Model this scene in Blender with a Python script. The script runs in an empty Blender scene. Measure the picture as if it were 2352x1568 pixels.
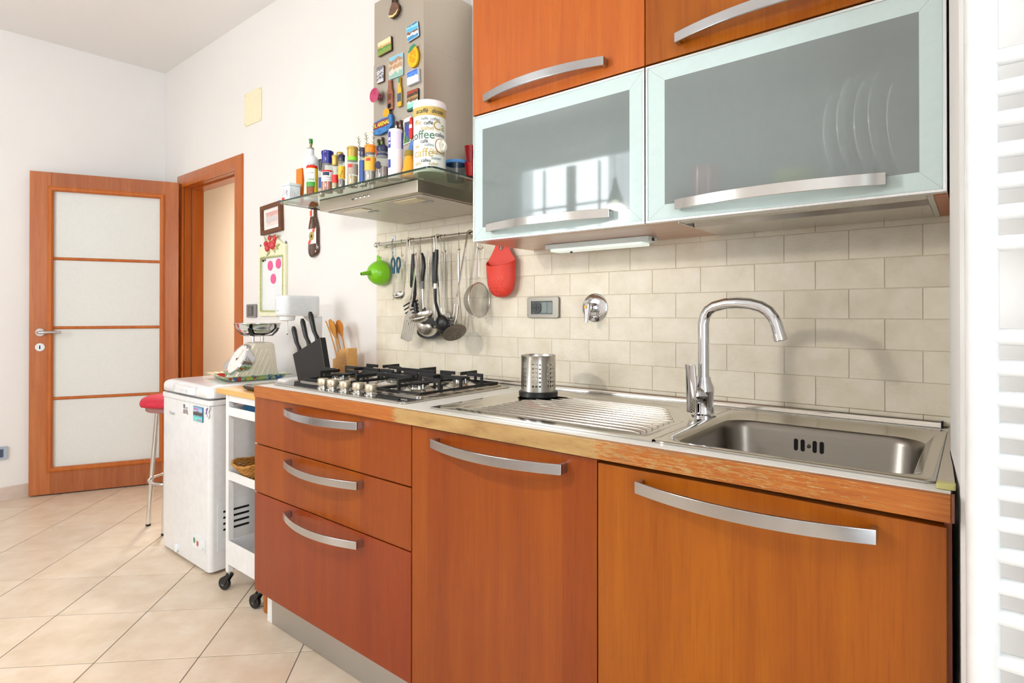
import bpy, bmesh, math, random
from mathutils import Vector, Matrix
R = math.radians
PI = math.pi
random.seed(7)
sc = bpy.context.scene
C = sc.collection

# ------------------------------------------------------------------ camera, world, light, exposure
cd = bpy.data.cameras.new('camera')
cd.sensor_width = 36.0
cd.lens = 1317.034 / 2352 * 36.0
cd.shift_y = -70.476 / 2352
cd.clip_start = 0.02
cam = bpy.data.objects.new('camera', cd)
C.objects.link(cam)
cam.location = (1.32308, -1.68217, 1.16416)
cam.rotation_euler = (R(90 + 0.2847), 0, R(38.8867))
sc.camera = cam
sc.view_settings.view_transform = 'Standard'
sc.view_settings.look = 'None'
sc.view_settings.gamma = 1.0
sc.view_settings.use_curve_mapping = False
sc.view_settings.exposure = 0.50
w = bpy.data.worlds.new('daylight')
sc.world = w
w.use_nodes = True
w.node_tree.nodes['Background'].inputs[0].default_value = (0.80, 0.90, 1.0, 1)
w.node_tree.nodes['Background'].inputs[1].default_value = 1.0

def area(name, loc, rot, sx, sy, power, col=(1, 1, 1)):
    l = bpy.data.lights.new(name, 'AREA')
    l.shape = 'RECTANGLE'
    l.size, l.size_y, l.energy, l.color = sx, sy, power, col
    o = bpy.data.objects.new(name, l)
    o.location, o.rotation_euler = loc, rot
    C.objects.link(o)
    return o
# daylight entering by the two windows of the wall behind the camera, plus a light without fixture, added to brighten the passage beyond the door
area('window_daylight', (-1.5, -3.36, 1.75), (R(90), 0, 0), 1.16, 1.56, 44, (0.92, 0.97, 1.0))
area('balcony_daylight', (2.41, -2.2, 1.35), (R(90), 0, R(90)), 1.5, 2.3, 38, (0.94, 0.98, 1.0))
area('passage_fill_light', (-3.6, 0.6, 2.6), (0, 0, 0), 0.5, 0.3, 60, (1.0, 0.95, 0.90))
sc.cycles.max_bounces = 6
sc.cycles.diffuse_bounces = 4
sc.cycles.glossy_bounces = 3
sc.cycles.transmission_bounces = 4
sc.cycles.transparent_max_bounces = 8
sc.cycles.use_adaptive_sampling = True
sc.cycles.adaptive_threshold = 0.07
sc.cycles.adaptive_min_samples = 16
sc.cycles.use_light_tree = False
sc.cycles.caustics_reflective = False
sc.cycles.sample_clamp_indirect = 6.0

# ------------------------------------------------------------------ materials
def lin(h):
    h = h.lstrip('#')
    o = []
    for i in (0, 2, 4):
        c = int(h[i:i + 2], 16) / 255
        o.append(c / 12.92 if c <= 0.04045 else ((c + 0.055) / 1.055) ** 2.4)
    return (o[0], o[1], o[2], 1.0)

class NT:
    def __init__(s, name):
        s.m = bpy.data.materials.new(name)
        s.m.use_nodes = True
        s.t = s.m.node_tree
        s.b = s.t.nodes['Principled BSDF']
        s.out = s.t.nodes['Material Output']
    def n(s, typ, **kw):
        nd = s.t.nodes.new(typ)
        for k, v in kw.items():
            if k.startswith('i_'):
                nd.inputs[k[2:].replace('_', ' ')].default_value = v
            else:
                setattr(nd, k, v)
        return nd
    def l(s, a, b):
        s.t.links.new(a, b)
    def coord(s, scale=(1, 1, 1), rot=(0, 0, 0)):
        tc = s.n('ShaderNodeTexCoord')
        mp = s.n('ShaderNodeMapping')
        mp.inputs['Scale'].default_value = scale
        mp.inputs['Rotation'].default_value = rot
        s.l(tc.outputs['Object'], mp.inputs['Vector'])
        return mp.outputs['Vector']
    def noise(s, vec, scale, detail=4, rough=0.55):
        nd = s.n('ShaderNodeTexNoise')
        nd.inputs['Scale'].default_value = scale
        nd.inputs['Detail'].default_value = detail
        nd.inputs['Roughness'].default_value = rough
        if vec is not None:
            s.l(vec, nd.inputs['Vector'])
        return nd.outputs['Fac']
    def ramp(s, fac, stops, interp='LINEAR'):
        r = s.n('ShaderNodeValToRGB')
        r.color_ramp.interpolation = interp
        el = r.color_ramp.elements
        while len(el) < len(stops):
            el.new(0.5)
        for e, (p, c) in zip(el, stops):
            e.position = p
            e.color = lin(c) if isinstance(c, str) else c
        s.l(fac, r.inputs['Fac'])
        return r.outputs['Color']
    def math(s, op, a, b=0.0, c=0.0):
        m = s.n('ShaderNodeMath', operation=op)
        for i, v in enumerate((a, b, c)):
            if hasattr(v, 'links'):
                s.l(v, m.inputs[i])
            else:
                m.inputs[i].default_value = v
        return m.outputs[0]
    def bump(s, fac, strength, dist=0.002):
        b = s.n('ShaderNodeBump')
        b.inputs['Strength'].default_value = strength
        b.inputs['Distance'].default_value = dist
        s.l(fac, b.inputs['Height'])
        s.l(b.outputs['Normal'], s.b.inputs['Normal'])
def mixrgba(nt, fac, a, b, typ='MIX'):
    m = nt.n('ShaderNodeMix', data_type='RGBA', blend_type=typ)
    fs, as_, bs = m.inputs[0], m.inputs[6], m.inputs[7]
    for sock, v in ((fs, fac), (as_, a), (bs, b)):
        if hasattr(v, 'links'):
            nt.l(v, sock)
        else:
            sock.default_value = v
    return m.outputs[2]

MC = {}
def mat(name, col, rough=0.5, metal=0.0, coat=0.0, var=0.0, vs=30.0, bump=0.0, trans=0.0, emit=0.0, spec=0.5, stretch=(1, 1, 1)):
    """plain procedural surface: colour with a little noise in tone and roughness"""
    if name in MC:
        return MC[name]
    s = NT(name)
    c = lin(col)
    b = s.b
    b.inputs['Roughness'].default_value = rough
    b.inputs['Metallic'].default_value = metal
    b.inputs['Coat Weight'].default_value = coat
    b.inputs['Coat Roughness'].default_value = 0.05
    b.inputs['Transmission Weight'].default_value = trans
    b.inputs['Specular IOR Level'].default_value = spec
    v = s.coord(stretch)
    nz = s.noise(v, vs, 2)
    va = var if var else 0.03
    d = tuple(x * (1 - va) for x in c[:3]) + (1,)
    e = tuple(min(1, x * (1 + va)) for x in c[:3]) + (1,)
    s.l(s.ramp(nz, [(0.3, d), (0.7, e)]), b.inputs['Base Color'])
    if bump:
        s.bump(nz, bump)
    if emit:
        b.inputs['Emission Color'].default_value = c
        b.inputs['Emission Strength'].default_value = emit
    MC[name] = s.m
    return s.m

def wood(name, c1, c2, c3, axis=2, strip=0.085, rough=0.32, coat=0.25, stripamt=0.5):
    """veneer: grain stretched along one axis, boards of slightly different tone side by side"""
    if name in MC:
        return MC[name]
    s = NT(name)
    sca = [14.0, 14.0, 14.0]
    sca[axis] = 0.9
    v = s.coord(tuple(sca))
    n1 = s.noise(v, 1.6, 4, 0.6)
    fine = [120.0] * 3
    fine[axis] = 5.0
    n2 = s.noise(s.coord(tuple(fine)), 1.5, 3, 0.7)
    big = s.noise(s.coord((1, 1, 1)), 3.2, 2)
    col = s.ramp(n1, [(0.25, c1), (0.5, c2), (0.78, c3)])
    if strip:
        tc = s.n('ShaderNodeTexCoord')
        sp = s.n('ShaderNodeSeparateXYZ')
        s.l(tc.outputs['Object'], sp.inputs[0])
        src = sp.outputs[0] if axis == 2 else sp.outputs[2]
        fl = s.math('FLOOR', s.math('DIVIDE', s.math('ADD', src, 3.137), strip))
        wn = s.n('ShaderNodeTexWhiteNoise', noise_dimensions='1D')
        s.l(fl, wn.inputs['W'])
        tone = s.ramp(wn.outputs['Value'], [(0.0, c1), (1.0, c3)])
        col = mixrgba(s, stripamt * 0.7, col, tone)
    dark = s.ramp(n2, [(0.32, (0.72, 0.66, 0.6, 1)), (0.52, (1, 1, 1, 1))])
    col = mixrgba(s, 0.55, col, dark, 'MULTIPLY')
    col = mixrgba(s, s.math('MULTIPLY', big, 0.35), col, lin(c1))
    s.l(col, s.b.inputs['Base Color'])
    s.b.inputs['Roughness'].default_value = rough
    s.b.inputs['Coat Weight'].default_value = coat
    s.b.inputs['Coat Roughness'].default_value = 0.12
    s.b.inputs['Specular IOR Level'].default_value = 0.32
    s.bump(n2, 0.06, 0.001)
    MC[name] = s.m
    return s.m

def brushed(name, col, rough=0.28, axis=0, amt=0.12):
    if name in MC:
        return MC[name]
    s = NT(name)
    sca = [260.0] * 3
    sca[axis] = 4.0
    n = s.noise(s.coord(tuple(sca)), 1.0, 3)
    c = lin(col)
    s.l(s.ramp(n, [(0.25, tuple(x * (1 - amt) for x in c[:3]) + (1,)), (0.75, c)]), s.b.inputs['Base Color'])
    s.b.inputs['Metallic'].default_value = 1.0
    r = s.n('ShaderNodeMapRange')
    r.inputs['To Min'].default_value = rough * 0.9
    r.inputs['To Max'].default_value = rough * 1.12
    s.l(n, r.inputs['Value'])
    s.l(r.outputs[0], s.b.inputs['Roughness'])
    MC[name] = s.m
    return s.m

def schlick(s):
    """surface reflectance of glass by angle, outer faces only"""
    lw_ = s.n('ShaderNodeLayerWeight')
    ge_ = s.n('ShaderNodeNewGeometry')
    f = s.math('MULTIPLY_ADD', s.math('POWER', lw_.outputs['Facing'], 5.0), 0.95, 0.045)
    return s.math('MULTIPLY', f, s.math('SUBTRACT', 1.0, ge_.outputs['Backfacing']))

def clear(name, tint='#f2f8f5', refl=1.0, rough=0.02, haze=0.0):
    """thin clear glass or plastic: straight view through it plus surface reflection"""
    if name in MC:
        return MC[name]
    s = NT(name)
    tr = s.n('ShaderNodeBsdfTransparent')
    tr.inputs[0].default_value = lin(tint)
    gl = s.n('ShaderNodeBsdfGlossy')
    gl.inputs['Roughness'].default_value = rough
    n = s.noise(s.coord(), 40.0, 2)
    f = s.math('MULTIPLY', schlick(s), s.math('MULTIPLY_ADD', n, 0.1, refl * 0.95))
    mx = s.n('ShaderNodeMixShader')
    s.l(f, mx.inputs[0])
    s.l(tr.outputs[0], mx.inputs[1])
    s.l(gl.outputs[0], mx.inputs[2])
    if haze:
        dh = s.n('ShaderNodeBsdfDiffuse')
        dh.inputs[0].default_value = (0.8, 0.82, 0.8, 1)
        m3 = s.n('ShaderNodeMixShader')
        m3.inputs[0].default_value = haze
        s.l(mx.outputs[0], m3.inputs[1])
        s.l(dh.outputs[0], m3.inputs[2])
        mx = m3
    s.l(mx.outputs[0], s.out.inputs[0])
    MC[name] = s.m
    return s.m

def frosted(name, col, body=0.5, rough=0.35, refl=0.6, see=0.5, direct=0.0):
    """etched glass: part diffuse body, part blurred view through, sharp surface reflection"""
    if name in MC:
        return MC[name]
    s = NT(name)
    df = s.n('ShaderNodeBsdfDiffuse')
    n = s.noise(s.coord(), 60.0, 2)
    c = lin(col)
    s.l(s.ramp(n, [(0.3, tuple(x * .97 for x in c[:3]) + (1,)), (0.7, c)]), df.inputs[0])
    rf = s.n('ShaderNodeBsdfRefraction')
    rf.inputs[0].default_value = c
    rf.inputs['Roughness'].default_value = rough
    rf.inputs['IOR'].default_value = 1.02
    m1 = s.n('ShaderNodeMixShader')
    m1.inputs[0].default_value = see
    s.l(df.outputs[0], m1.inputs[1])
    s.l(rf.outputs[0], m1.inputs[2])
    if direct:
        td = s.n('ShaderNodeBsdfTransparent')
        td.inputs[0].default_value = c
        m0 = s.n('ShaderNodeMixShader')
        m0.inputs[0].default_value = direct
        s.l(m1.outputs[0], m0.inputs[1])
        s.l(td.outputs[0], m0.inputs[2])
        m1 = m0
    gl = s.n('ShaderNodeBsdfGlossy')
    gl.inputs['Roughness'].default_value = 0.04
    m2 = s.n('ShaderNodeMixShader')
    s.l(s.math('MULTIPLY', schlick(s), refl), m2.inputs[0])
    s.l(m1.outputs[0], m2.inputs[1])
    s.l(gl.outputs[0], m2.inputs[2])
    if direct:      # the rear face of the sheet adds nothing
        tb, gb, m4 = s.n('ShaderNodeBsdfTransparent'), s.n('ShaderNodeNewGeometry'), s.n('ShaderNodeMixShader')
        s.l(gb.outputs['Backfacing'], m4.inputs[0])
        s.l(m2.outputs[0], m4.inputs[1])
        s.l(tb.outputs[0], m4.inputs[2])
        m2 = m4
    s.l(m2.outputs[0], s.out.inputs[0])
    MC[name] = s.m
    return s.m

def scenic(name, stops, noise=0.35, ns=60.0, h=0.05, rough=0.3):
    """a small printed picture: colour bands from bottom to top broken up by noise"""
    if name in MC:
        return MC[name]
    s = NT(name)
    tc = s.n('ShaderNodeTexCoord')
    sp = s.n('ShaderNodeSeparateXYZ')
    s.l(tc.outputs['Generated'], sp.inputs[0])
    n = s.noise(tc.outputs['Object'], ns, 5, 0.65)
    f = s.math('ADD', sp.outputs[2], s.math('MULTIPLY', s.math('SUBTRACT', n, 0.5), noise * 2))
    s.l(s.ramp(f, stops, 'CONSTANT'), s.b.inputs['Base Color'])
    s.b.inputs['Roughness'].default_value = rough
    MC[name] = s.m
    return s.m

# plaster, floor and wall tiles
def plaster(name, col, bump=0.05, scale=90.0):
    s = NT(name)
    c = lin(col)
    v = s.coord()
    n = s.noise(v, 1.3, 3)
    n2 = s.noise(v, scale, 3)
    s.l(s.ramp(n, [(0.3, tuple(x * .975 for x in c[:3]) + (1,)), (0.7, c)]), s.b.inputs['Base Color'])
    s.b.inputs['Roughness'].default_value = 0.85
    s.b.inputs['Specular IOR Level'].default_value = 0.2
    s.bump(n2, bump, 0.004)
    return s.m
def stone(name, cs, rough, bump, scale=(9, 60), coat=0.0):
    s = NT(name)
    tc = s.n('ShaderNodeTexCoord')
    oi = s.n('ShaderNodeObjectInfo')
    ad = s.n('ShaderNodeVectorMath', operation='ADD')
    s.l(tc.outputs['Object'], ad.inputs[0])
    cx = s.n('ShaderNodeCombineXYZ')
    r7 = s.math('MULTIPLY', oi.outputs['Random'], 37.0)
    for i in range(3):
        s.l(r7, cx.inputs[i])
    s.l(cx.outputs[0], ad.inputs[1])
    n1 = s.noise(ad.outputs[0], scale[0], 4, 0.6)
    n2 = s.noise(ad.outputs[0], scale[1], 3, 0.6)
    col = s.ramp(n1, [(0.28, cs[0]), (0.5, cs[1]), (0.74, cs[2])])
    tone = s.math('MULTIPLY_ADD', oi.outputs['Random'], 0.07, 0.95)
    hs = s.n('ShaderNodeHueSaturation')
    s.l(tone, hs.inputs['Value'])
    s.l(col, hs.inputs['Color'])
    s.l(hs.outputs[0], s.b.inputs['Base Color'])
    s.b.inputs['Roughness'].default_value = rough
    s.b.inputs['Coat Weight'].default_value = coat
    s.bump(n2, bump, 0.002)
    return s.m

m_wall = plaster('white_wall_paint', '#eeeae6')
m_wall2 = plaster('cool_white_wall_paint', '#edebe9')
m_ceil = plaster('ceiling_paint', '#f1eeeb')
m_hall = plaster('apricot_rough_plaster', '#eadccb', 0.5, 60.0)
m_ftile = stone('beige_floor_tile', ('#d6c0a6', '#dfcbb3', '#e8d8c5'), 0.33, 0.10)
m_wtile = stone('cream_wall_tile', ('#ded2ba', '#e7dcc7', '#eee5d4'), 0.42, 0.35, (14, 110))
m_grout_f = mat('dark_floor_grout', '#6a5f58', 0.9)
s = NT('wall_grout')
sp_ = s.n('ShaderNodeSeparateXYZ')
s.l(s.coord(), sp_.inputs[0])
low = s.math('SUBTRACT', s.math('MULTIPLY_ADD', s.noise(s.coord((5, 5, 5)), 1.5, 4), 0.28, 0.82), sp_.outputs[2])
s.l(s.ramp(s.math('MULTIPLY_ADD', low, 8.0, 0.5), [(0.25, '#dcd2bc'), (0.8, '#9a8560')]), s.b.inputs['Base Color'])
s.b.inputs['Roughness'].default_value = 0.9
m_grout_w = s.m
m_base = stone('pinkish_baseboard_tile', ('#c6b2a4', '#d3c2b6', '#dccdc2'), 0.4, 0.1)
m_cherry = wood('cherry_veneer', '#7c3206', '#914208', '#a1540c', 2, 0.088, coat=0.12, stripamt=0.62)
m_cherry_gold = wood('golden_cherry_veneer', '#8a4206', '#9f540a', '#b0660e', 2, 0.12, coat=0.12, stripamt=0.5)
m_cherry_red = wood('red_cherry_veneer', '#7c2c0c', '#8a370f', '#964313', 2, 0.088, coat=0.12, stripamt=0.3)
m_cherry_up = wood('upper_cherry_veneer', '#ac5218', '#ba601e', '#c56e28', 2, 0.11, coat=0.12, stripamt=0.3)
m_door = wood('door_veneer', '#aa5c30', '#b86c3c', '#c67e4c', 2, 0.0, 0.35)
m_doortrim = wood('door_moulding', '#b0581c', '#bd6624', '#c97634', 2, 0.0, 0.3)
m_under = wood('cabinet_underside_veneer', '#c79a80', '#d3a88f', '#deb69e', 0, 0.0, 0.3)
m_carc = wood('dark_cabinet_side', '#5a2618', '#6d3020', '#7c3a26', 2, 0.0, 0.5)
m_bamboo = wood('light_bamboo', '#d89d54', '#e6b06a', '#f0c382', 0, 0.0, 0.4, 0.1)
m_spoonwood = wood('spoon_wood', '#c07d2c', '#d4923c', '#e3a652', 2, 0.0, 0.5, 0.0)
m_white = mat('white_enamel', '#e2e2e3', 0.22, coat=0.4)
m_whitepl = mat('white_plastic', '#e2e5e8', 0.35)
m_radi = mat('radiator_enamel', '#e6e9eb', 0.2, coat=0.5)
m_alu = brushed('satin_aluminium', '#bfc0c4', 0.17, 0, 0.03)
m_aluv = brushed('aluminium_edge', '#e6e8ea', 0.3, 2)
m_steel = brushed('brushed_steel', '#d6d2cb', 0.24, 0, 0.05)
m_steelv = brushed('brushed_steel_upright', '#c9c6c0', 0.25, 2, 0.15)
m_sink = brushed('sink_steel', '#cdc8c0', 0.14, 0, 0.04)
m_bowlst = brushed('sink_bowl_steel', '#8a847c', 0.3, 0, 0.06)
m_chrome = mat('chrome', '#d9dade', 0.05, 1.0, var=0.01)
m_chromes = mat('soft_chrome', '#d9d8d6', 0.14, 1.0, var=0.02)
m_hood = brushed('hood_steel', '#cfc4b4', 0.3, 0, 0.06)
m_chim = brushed('chimney_steel', '#c9c1b4', 0.36, 2, 0.05)
m_iron = mat('black_cast_iron', '#151516', 0.5, var=0.3, vs=120, bump=0.2)
m_blackpl = mat('black_plastic', '#161617', 0.38)
m_blackgl = mat('black_glass', '#17181a', 0.06, coat=1.0)
m_dark = mat('dark_gap', '#0d0b0a', 0.9)
m_greypl = mat('grey_plastic', '#6d6e70', 0.4)
m_knob = mat('champagne_knob', '#c9bda6', 0.36, 0.8, var=0.12, vs=60)
m_red = mat('red_silicone', '#e0402f', 0.5)
m_redgl = mat('red_gloss', '#b00c16', 0.12, coat=0.6)
m_green = mat('lime_plastic', '#7cc21c', 0.3)
m_teal = mat('teal_plastic', '#1f5468', 0.4)
m_pink = mat('pink_paint', '#ec5f96', 0.4)
m_cream = mat('cream_paint', '#eceacb', 0.5)
m_olive = mat('olive_rope', '#b9bd80', 0.6, var=0.25, vs=200)
m_yplate = mat('pale_yellow_plastic', '#f0e6c2', 0.5)
m_glass = clear('clear_glass', '#f4faf7')
m_jar = clear('jar_glass', '#eef2ee', 2.5, 0.06, 0.14)
m_hglass = clear('hood_shelf_glass', '#e6eee4', 1.2)
m_edge = mat('green_glass_edge', '#22352c', 0.15)
m_pane = frosted('cabinet_pane', '#c3cfcf', 0.5, 0.10, 1.8, 0.40, 0.42)
m_mint = frosted('mint_frosted_border', '#c6d8d8', 0.9, 0.3, 0.8, 0.0)
m_dpane = frosted('door_frosted_glass', '#dfe1dd', 0.9, 0.4, 0.4, 0.0)

# ------------------------------------------------------------------ geometry helpers
class MB:
    """collects verts and faces of one mesh"""
    def __init__(s):
        s.v, s.f = [], []
    def add(s, vs, fs):
        o = len(s.v)
        s.v += [Vector(p) for p in vs]
        s.f += [tuple(i + o for i in f) for f in fs]
        return s
    def box(s, x0, x1, y0, y1, z0, z1):
        return s.add([(x, y, z) for z in (z0, z1) for y in (y0, y1) for x in (x0, x1)],
                     [(0, 2, 3, 1), (4, 5, 7, 6), (0, 1, 5, 4), (2, 6, 7, 3), (0, 4, 6, 2), (1, 3, 7, 5)])
    def loft(s, rings, cap0=True, cap1=True, closed=False):
        n = len(rings[0])
        vs = [p for r in rings for p in r]
        fs = []
        m = len(rings)
        for i in range(m if closed else m - 1):
            a, b = i * n, ((i + 1) % m) * n
            fs += [(a + k, a + (k + 1) % n, b + (k + 1) % n, b + k) for k in range(n)]
        if not closed:
            if cap0:
                fs.append(tuple(range(n - 1, -1, -1)))
            if cap1:
                fs.append(tuple((m - 1) * n + k for k in range(n)))
        return s.add(vs, fs)
    def tube(s, pts, r, n=8, closed=False, caps=True, flat=None):
        """round (or flat: (width, thickness)) bar swept along pts; r a number or one per point"""
        P = [Vector(p) for p in pts]
        m = len(P)
        rr = r if isinstance(r, (list, tuple)) else [r] * m
        rings = []
        T0 = None
        N = None
        for i in range(m):
            if closed:
                t = (P[(i + 1) % m] - P[i - 1]).normalized()
            else:
                t = (P[min(i + 1, m - 1)] - P[max(i - 1, 0)]).normalized()
            if N is None:
                ref = Vector((0, 0, 1)) if abs(t.z) < 0.9 else Vector((0, 1, 0))
                N = (ref - t * ref.dot(t)).normalized()
            else:
                N = (N - t * N.dot(t))
                N = N.normalized() if N.length > 1e-6 else t.orthogonal().normalized()
            B = t.cross(N)
            if flat:
                a, b = flat[0] / 2 * (rr[i] if isinstance(r, (list, tuple)) else 1), flat[1] / 2
                rings.append([P[i] + N * a + B * b, P[i] - N * a + B * b, P[i] - N * a - B * b, P[i] + N * a - B * b])
            else:
                rings.append([P[i] + (N * math.cos(2 * PI * k / n) + B * math.sin(2 * PI * k / n)) * rr[i] for k in range(n)])
        return s.loft(rings, caps, caps, closed)
    def cyl(s, a, b, r, r2=None, n=16):
        return s.tube([a, b], [r, r if r2 is None else r2], n)
    def lathe(s, prof, o=(0, 0, 0), n=24, ax=None):
        """profile (radius, height) turned about z, or about the axis ax"""
        M = Vector(ax).normalized().to_track_quat('Z', 'Y').to_matrix() if ax is not None else Matrix.Identity(3)
        o = Vector(o)
        rings = [[o + M @ Vector((r * math.cos(2 * PI * k / n), r * math.sin(2 * PI * k / n), z)) for k in range(n)] for r, z in prof]
        return s.loft(rings, prof[0][0] > 1e-4, prof[-1][0] > 1e-4)
    def sph(s, c, r, n=14, m=9):
        r = (r, r, r) if not isinstance(r, (tuple, list)) else r
        c = Vector(c)
        vs, fs = [], []
        for i in range(1, m):
            a = PI * i / m
            vs += [c + Vector((r[0] * math.sin(a) * math.cos(2 * PI * k / n), r[1] * math.sin(a) * math.sin(2 * PI * k / n), r[2] * math.cos(a))) for k in range(n)]
        fs += [(i * n + k, (i + 1) * n + k, (i + 1) * n + (k + 1) % n, i * n + (k + 1) % n) for i in range(m - 2) for k in range(n)]
        vs += [c + Vector((0, 0, r[2])), c - Vector((0, 0, r[2]))]
        t = len(vs) - 2
        fs += [(t, k, (k + 1) % n) for k in range(n)]
        fs += [(t + 1, (m - 2) * n + (k + 1) % n, (m - 2) * n + k) for k in range(n)]
        return s.add(vs, fs)
    def prism(s, poly, d0, d1, plane='xz'):
        def P(u, v, d):
            return {'xz': (u, d, v), 'xy': (u, v, d), 'yz': (d, u, v)}[plane]
        return s.loft([[P(u, v, d0) for u, v in poly], [P(u, v, d1) for u, v in poly]])
    def ringprism(s, outer, inner, d0, d1, plane='xz'):
        """flat frame between two outlines of equal point count"""
        def P(u, v, d):
            return {'xz': (u, d, v), 'xy': (u, v, d), 'yz': (d, u, v)}[plane]
        rings = [[P(*p, d0) for p in outer], [P(*p, d1) for p in outer], [P(*p, d1) for p in inner], [P(*p, d0) for p in inner]]
        return s.loft(rings, closed=True)
    def xf(s, M, start=0):
        s.v[start:] = [M @ p for p in s.v[start:]]
        return s

def rrect(x0, x1, z0, z1, r, n=5):
    pts = []
    for cx, cz, a in ((x1 - r, z1 - r, 0), (x0 + r, z1 - r, 90), (x0 + r, z0 + r, 180), (x1 - r, z0 + r, 270)):
        pts += [(cx + r * math.cos(R(a + 90 * k / n)), cz + r * math.sin(R(a + 90 * k / n))) for k in range(n + 1)]
    return pts
def ell(cx, cz, rx, rz, n=20, a0=0):
    return [(cx + rx * math.cos(2 * PI * k / n + a0), cz + rz * math.sin(2 * PI * k / n + a0)) for k in range(n)]
def arc(cx, cy, r, a0, a1, n):
    return [(cx + r * math.cos(R(a0 + (a1 - a0) * k / n)), cy + r * math.sin(R(a0 + (a1 - a0) * k / n))) for k in range(n + 1)]

OFF = {}
def mesh_of(mb, name, off=Vector((0, 0, 0)), smooth=40):
    me = bpy.data.meshes.new(name)
    me.from_pydata([tuple(p - off) for p in mb.v], [], mb.f)
    bm = bmesh.new()
    bm.from_mesh(me)
    bmesh.ops.remove_doubles(bm, verts=bm.verts, dist=1e-6)
    bmesh.ops.recalc_face_normals(bm, faces=bm.faces)
    bm.to_mesh(me)
    bm.free()
    if smooth:
        me.shade_smooth()
        me.set_sharp_from_angle(angle=R(smooth))
    return me
def finish(o, m, bev, seg):
    o.data.materials.append(m)
    if bev:
        b = o.modifiers.new('bevel', 'BEVEL')
        b.width, b.segments, b.limit_method, b.angle_limit = bev, seg, 'ANGLE', R(40)
        b.harden_normals = True
def cut_mesh(me, cutter, name, smooth):
    """take the holes out of a mesh for good (both helpers are removed again)"""
    a, b = bpy.data.objects.new('cut_a', me), bpy.data.objects.new('cut_b', cutter)
    C.objects.link(a)
    C.objects.link(b)
    md = a.modifiers.new('cut', 'BOOLEAN')
    md.operation, md.object, md.solver = 'DIFFERENCE', b, 'EXACT'
    dg = bpy.context.evaluated_depsgraph_get()
    out = bpy.data.meshes.new_from_object(a.evaluated_get(dg))
    bpy.data.objects.remove(a)
    bpy.data.objects.remove(b)
    out.name = name
    out.shade_smooth()
    out.set_sharp_from_angle(angle=R(smooth))
    return out
def P(parent, name, mb, m, bev=0, seg=2, smooth=40, label=None, kind=None, cut=None):
    """one part (a mesh of its own) under a thing or under a part"""
    off = OFF.get(parent.name, Vector((0, 0, 0)))
    me = mesh_of(mb, name, off, smooth)
    if cut:
        me = cut_mesh(me, mesh_of(cut, 'cut', off, 0), name, smooth)
    o = bpy.data.objects.new(name, me)
    C.objects.link(o)
    o.parent = parent
    OFF[o.name] = off
    finish(o, m, bev, seg)
    if label:
        o['label'] = label
    if kind:
        o['kind'] = kind
    return o
def T(name, label, cat, loc=(0, 0, 0), group=None, rz=0.0, local=False):
    """an Empty at a thing's base; its parts are given in world coordinates unless local"""
    o = bpy.data.objects.new(name, None)
    C.objects.link(o)
    o.empty_display_size = 0.02
    o.location = loc
    o.rotation_euler = (0, 0, rz)
    o['label'], o['category'] = label, cat
    if group:
        o['group'] = group
    OFF[o.name] = Vector((0, 0, 0)) if local else Vector(loc)
    return o
def TM(name, label, cat, mb, m, group=None, bev=0, seg=2, smooth=40):
    """a thing that is a single mesh; origin at the middle of its base"""
    xs, ys, zs = zip(*[tuple(p) for p in mb.v])
    off = Vector(((min(xs) + max(xs)) / 2, (min(ys) + max(ys)) / 2, min(zs)))
    o = bpy.data.objects.new(name, mesh_of(mb, name, off, smooth))
    o.location = off
    C.objects.link(o)
    OFF[o.name] = off
    finish(o, m, bev, seg)
    o['label'], o['category'] = label, cat
    if group:
        o['group'] = group
    return o
def S(name, mb, m, label=None, bev=0, parent=None, smooth=40):
    """a piece of the setting"""
    o = bpy.data.objects.new(name, mesh_of(mb, name, smooth=smooth))
    C.objects.link(o)
    finish(o, m, bev, 2)
    OFF[o.name] = Vector((0, 0, 0))
    if parent:
        o.parent = parent
    else:
        o['kind'] = 'structure'
    if label:
        o['label'] = label
    return o
def dup(root, loc, rz=None, label=None):
    r = root.copy()
    C.objects.link(r)
    r.location = loc
    if rz is not None:
        r.rotation_euler = (0, 0, rz)
    if label:
        r['label'] = label
    def kids(a, b):
        for ch in list(a.children):
            c = ch.copy()
            C.objects.link(c)
            c.parent = b
            kids(ch, c)
    kids(root, r)
    return r
TXT = {}
def text(s, size, italic=0.0, bold=0.0):
    """lettering as flat polygons, centred on the origin of (u, v)"""
    k = (s, size, italic, bold)
    if k not in TXT:
        cu = bpy.data.curves.new('lettering', 'FONT')
        cu.body, cu.size, cu.align_x, cu.align_y = s, size, 'CENTER', 'CENTER'
        cu.shear, cu.offset, cu.resolution_u = italic, bold, 3
        o = bpy.data.objects.new('lettering', cu)
        C.objects.link(o)
        dg = bpy.context.evaluated_depsgraph_get()
        me = bpy.data.meshes.new_from_object(o.evaluated_get(dg))
        TXT[k] = ([(v.co.x, v.co.y) for v in me.vertices], [tuple(p.vertices) for p in me.polygons])
        bpy.data.objects.remove(o)
        bpy.data.curves.remove(cu)
        bpy.data.meshes.remove(me)
    return TXT[k]
def letters(s, size, fn, mb=None, italic=0.0, bold=0.0, lim=None):
    """fn maps (u, v) of the lettering to a point; lim drops what lies beyond |u|"""
    vs, fs = text(s, size, italic, bold)
    mb = mb or MB()
    return mb.add([fn(u, v) for u, v in vs], fs)

# ------------------------------------------------------------------ the setting
CZ = 2.937          # ceiling height
XL = -3.3275        # corner of back and left wall
def xleft(y):       # the left wall stands a little out of square
    return XL + 0.0784 * y
DX0, DX1, DZ = -3.0, -2.2, 2.06         # doorway
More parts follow.
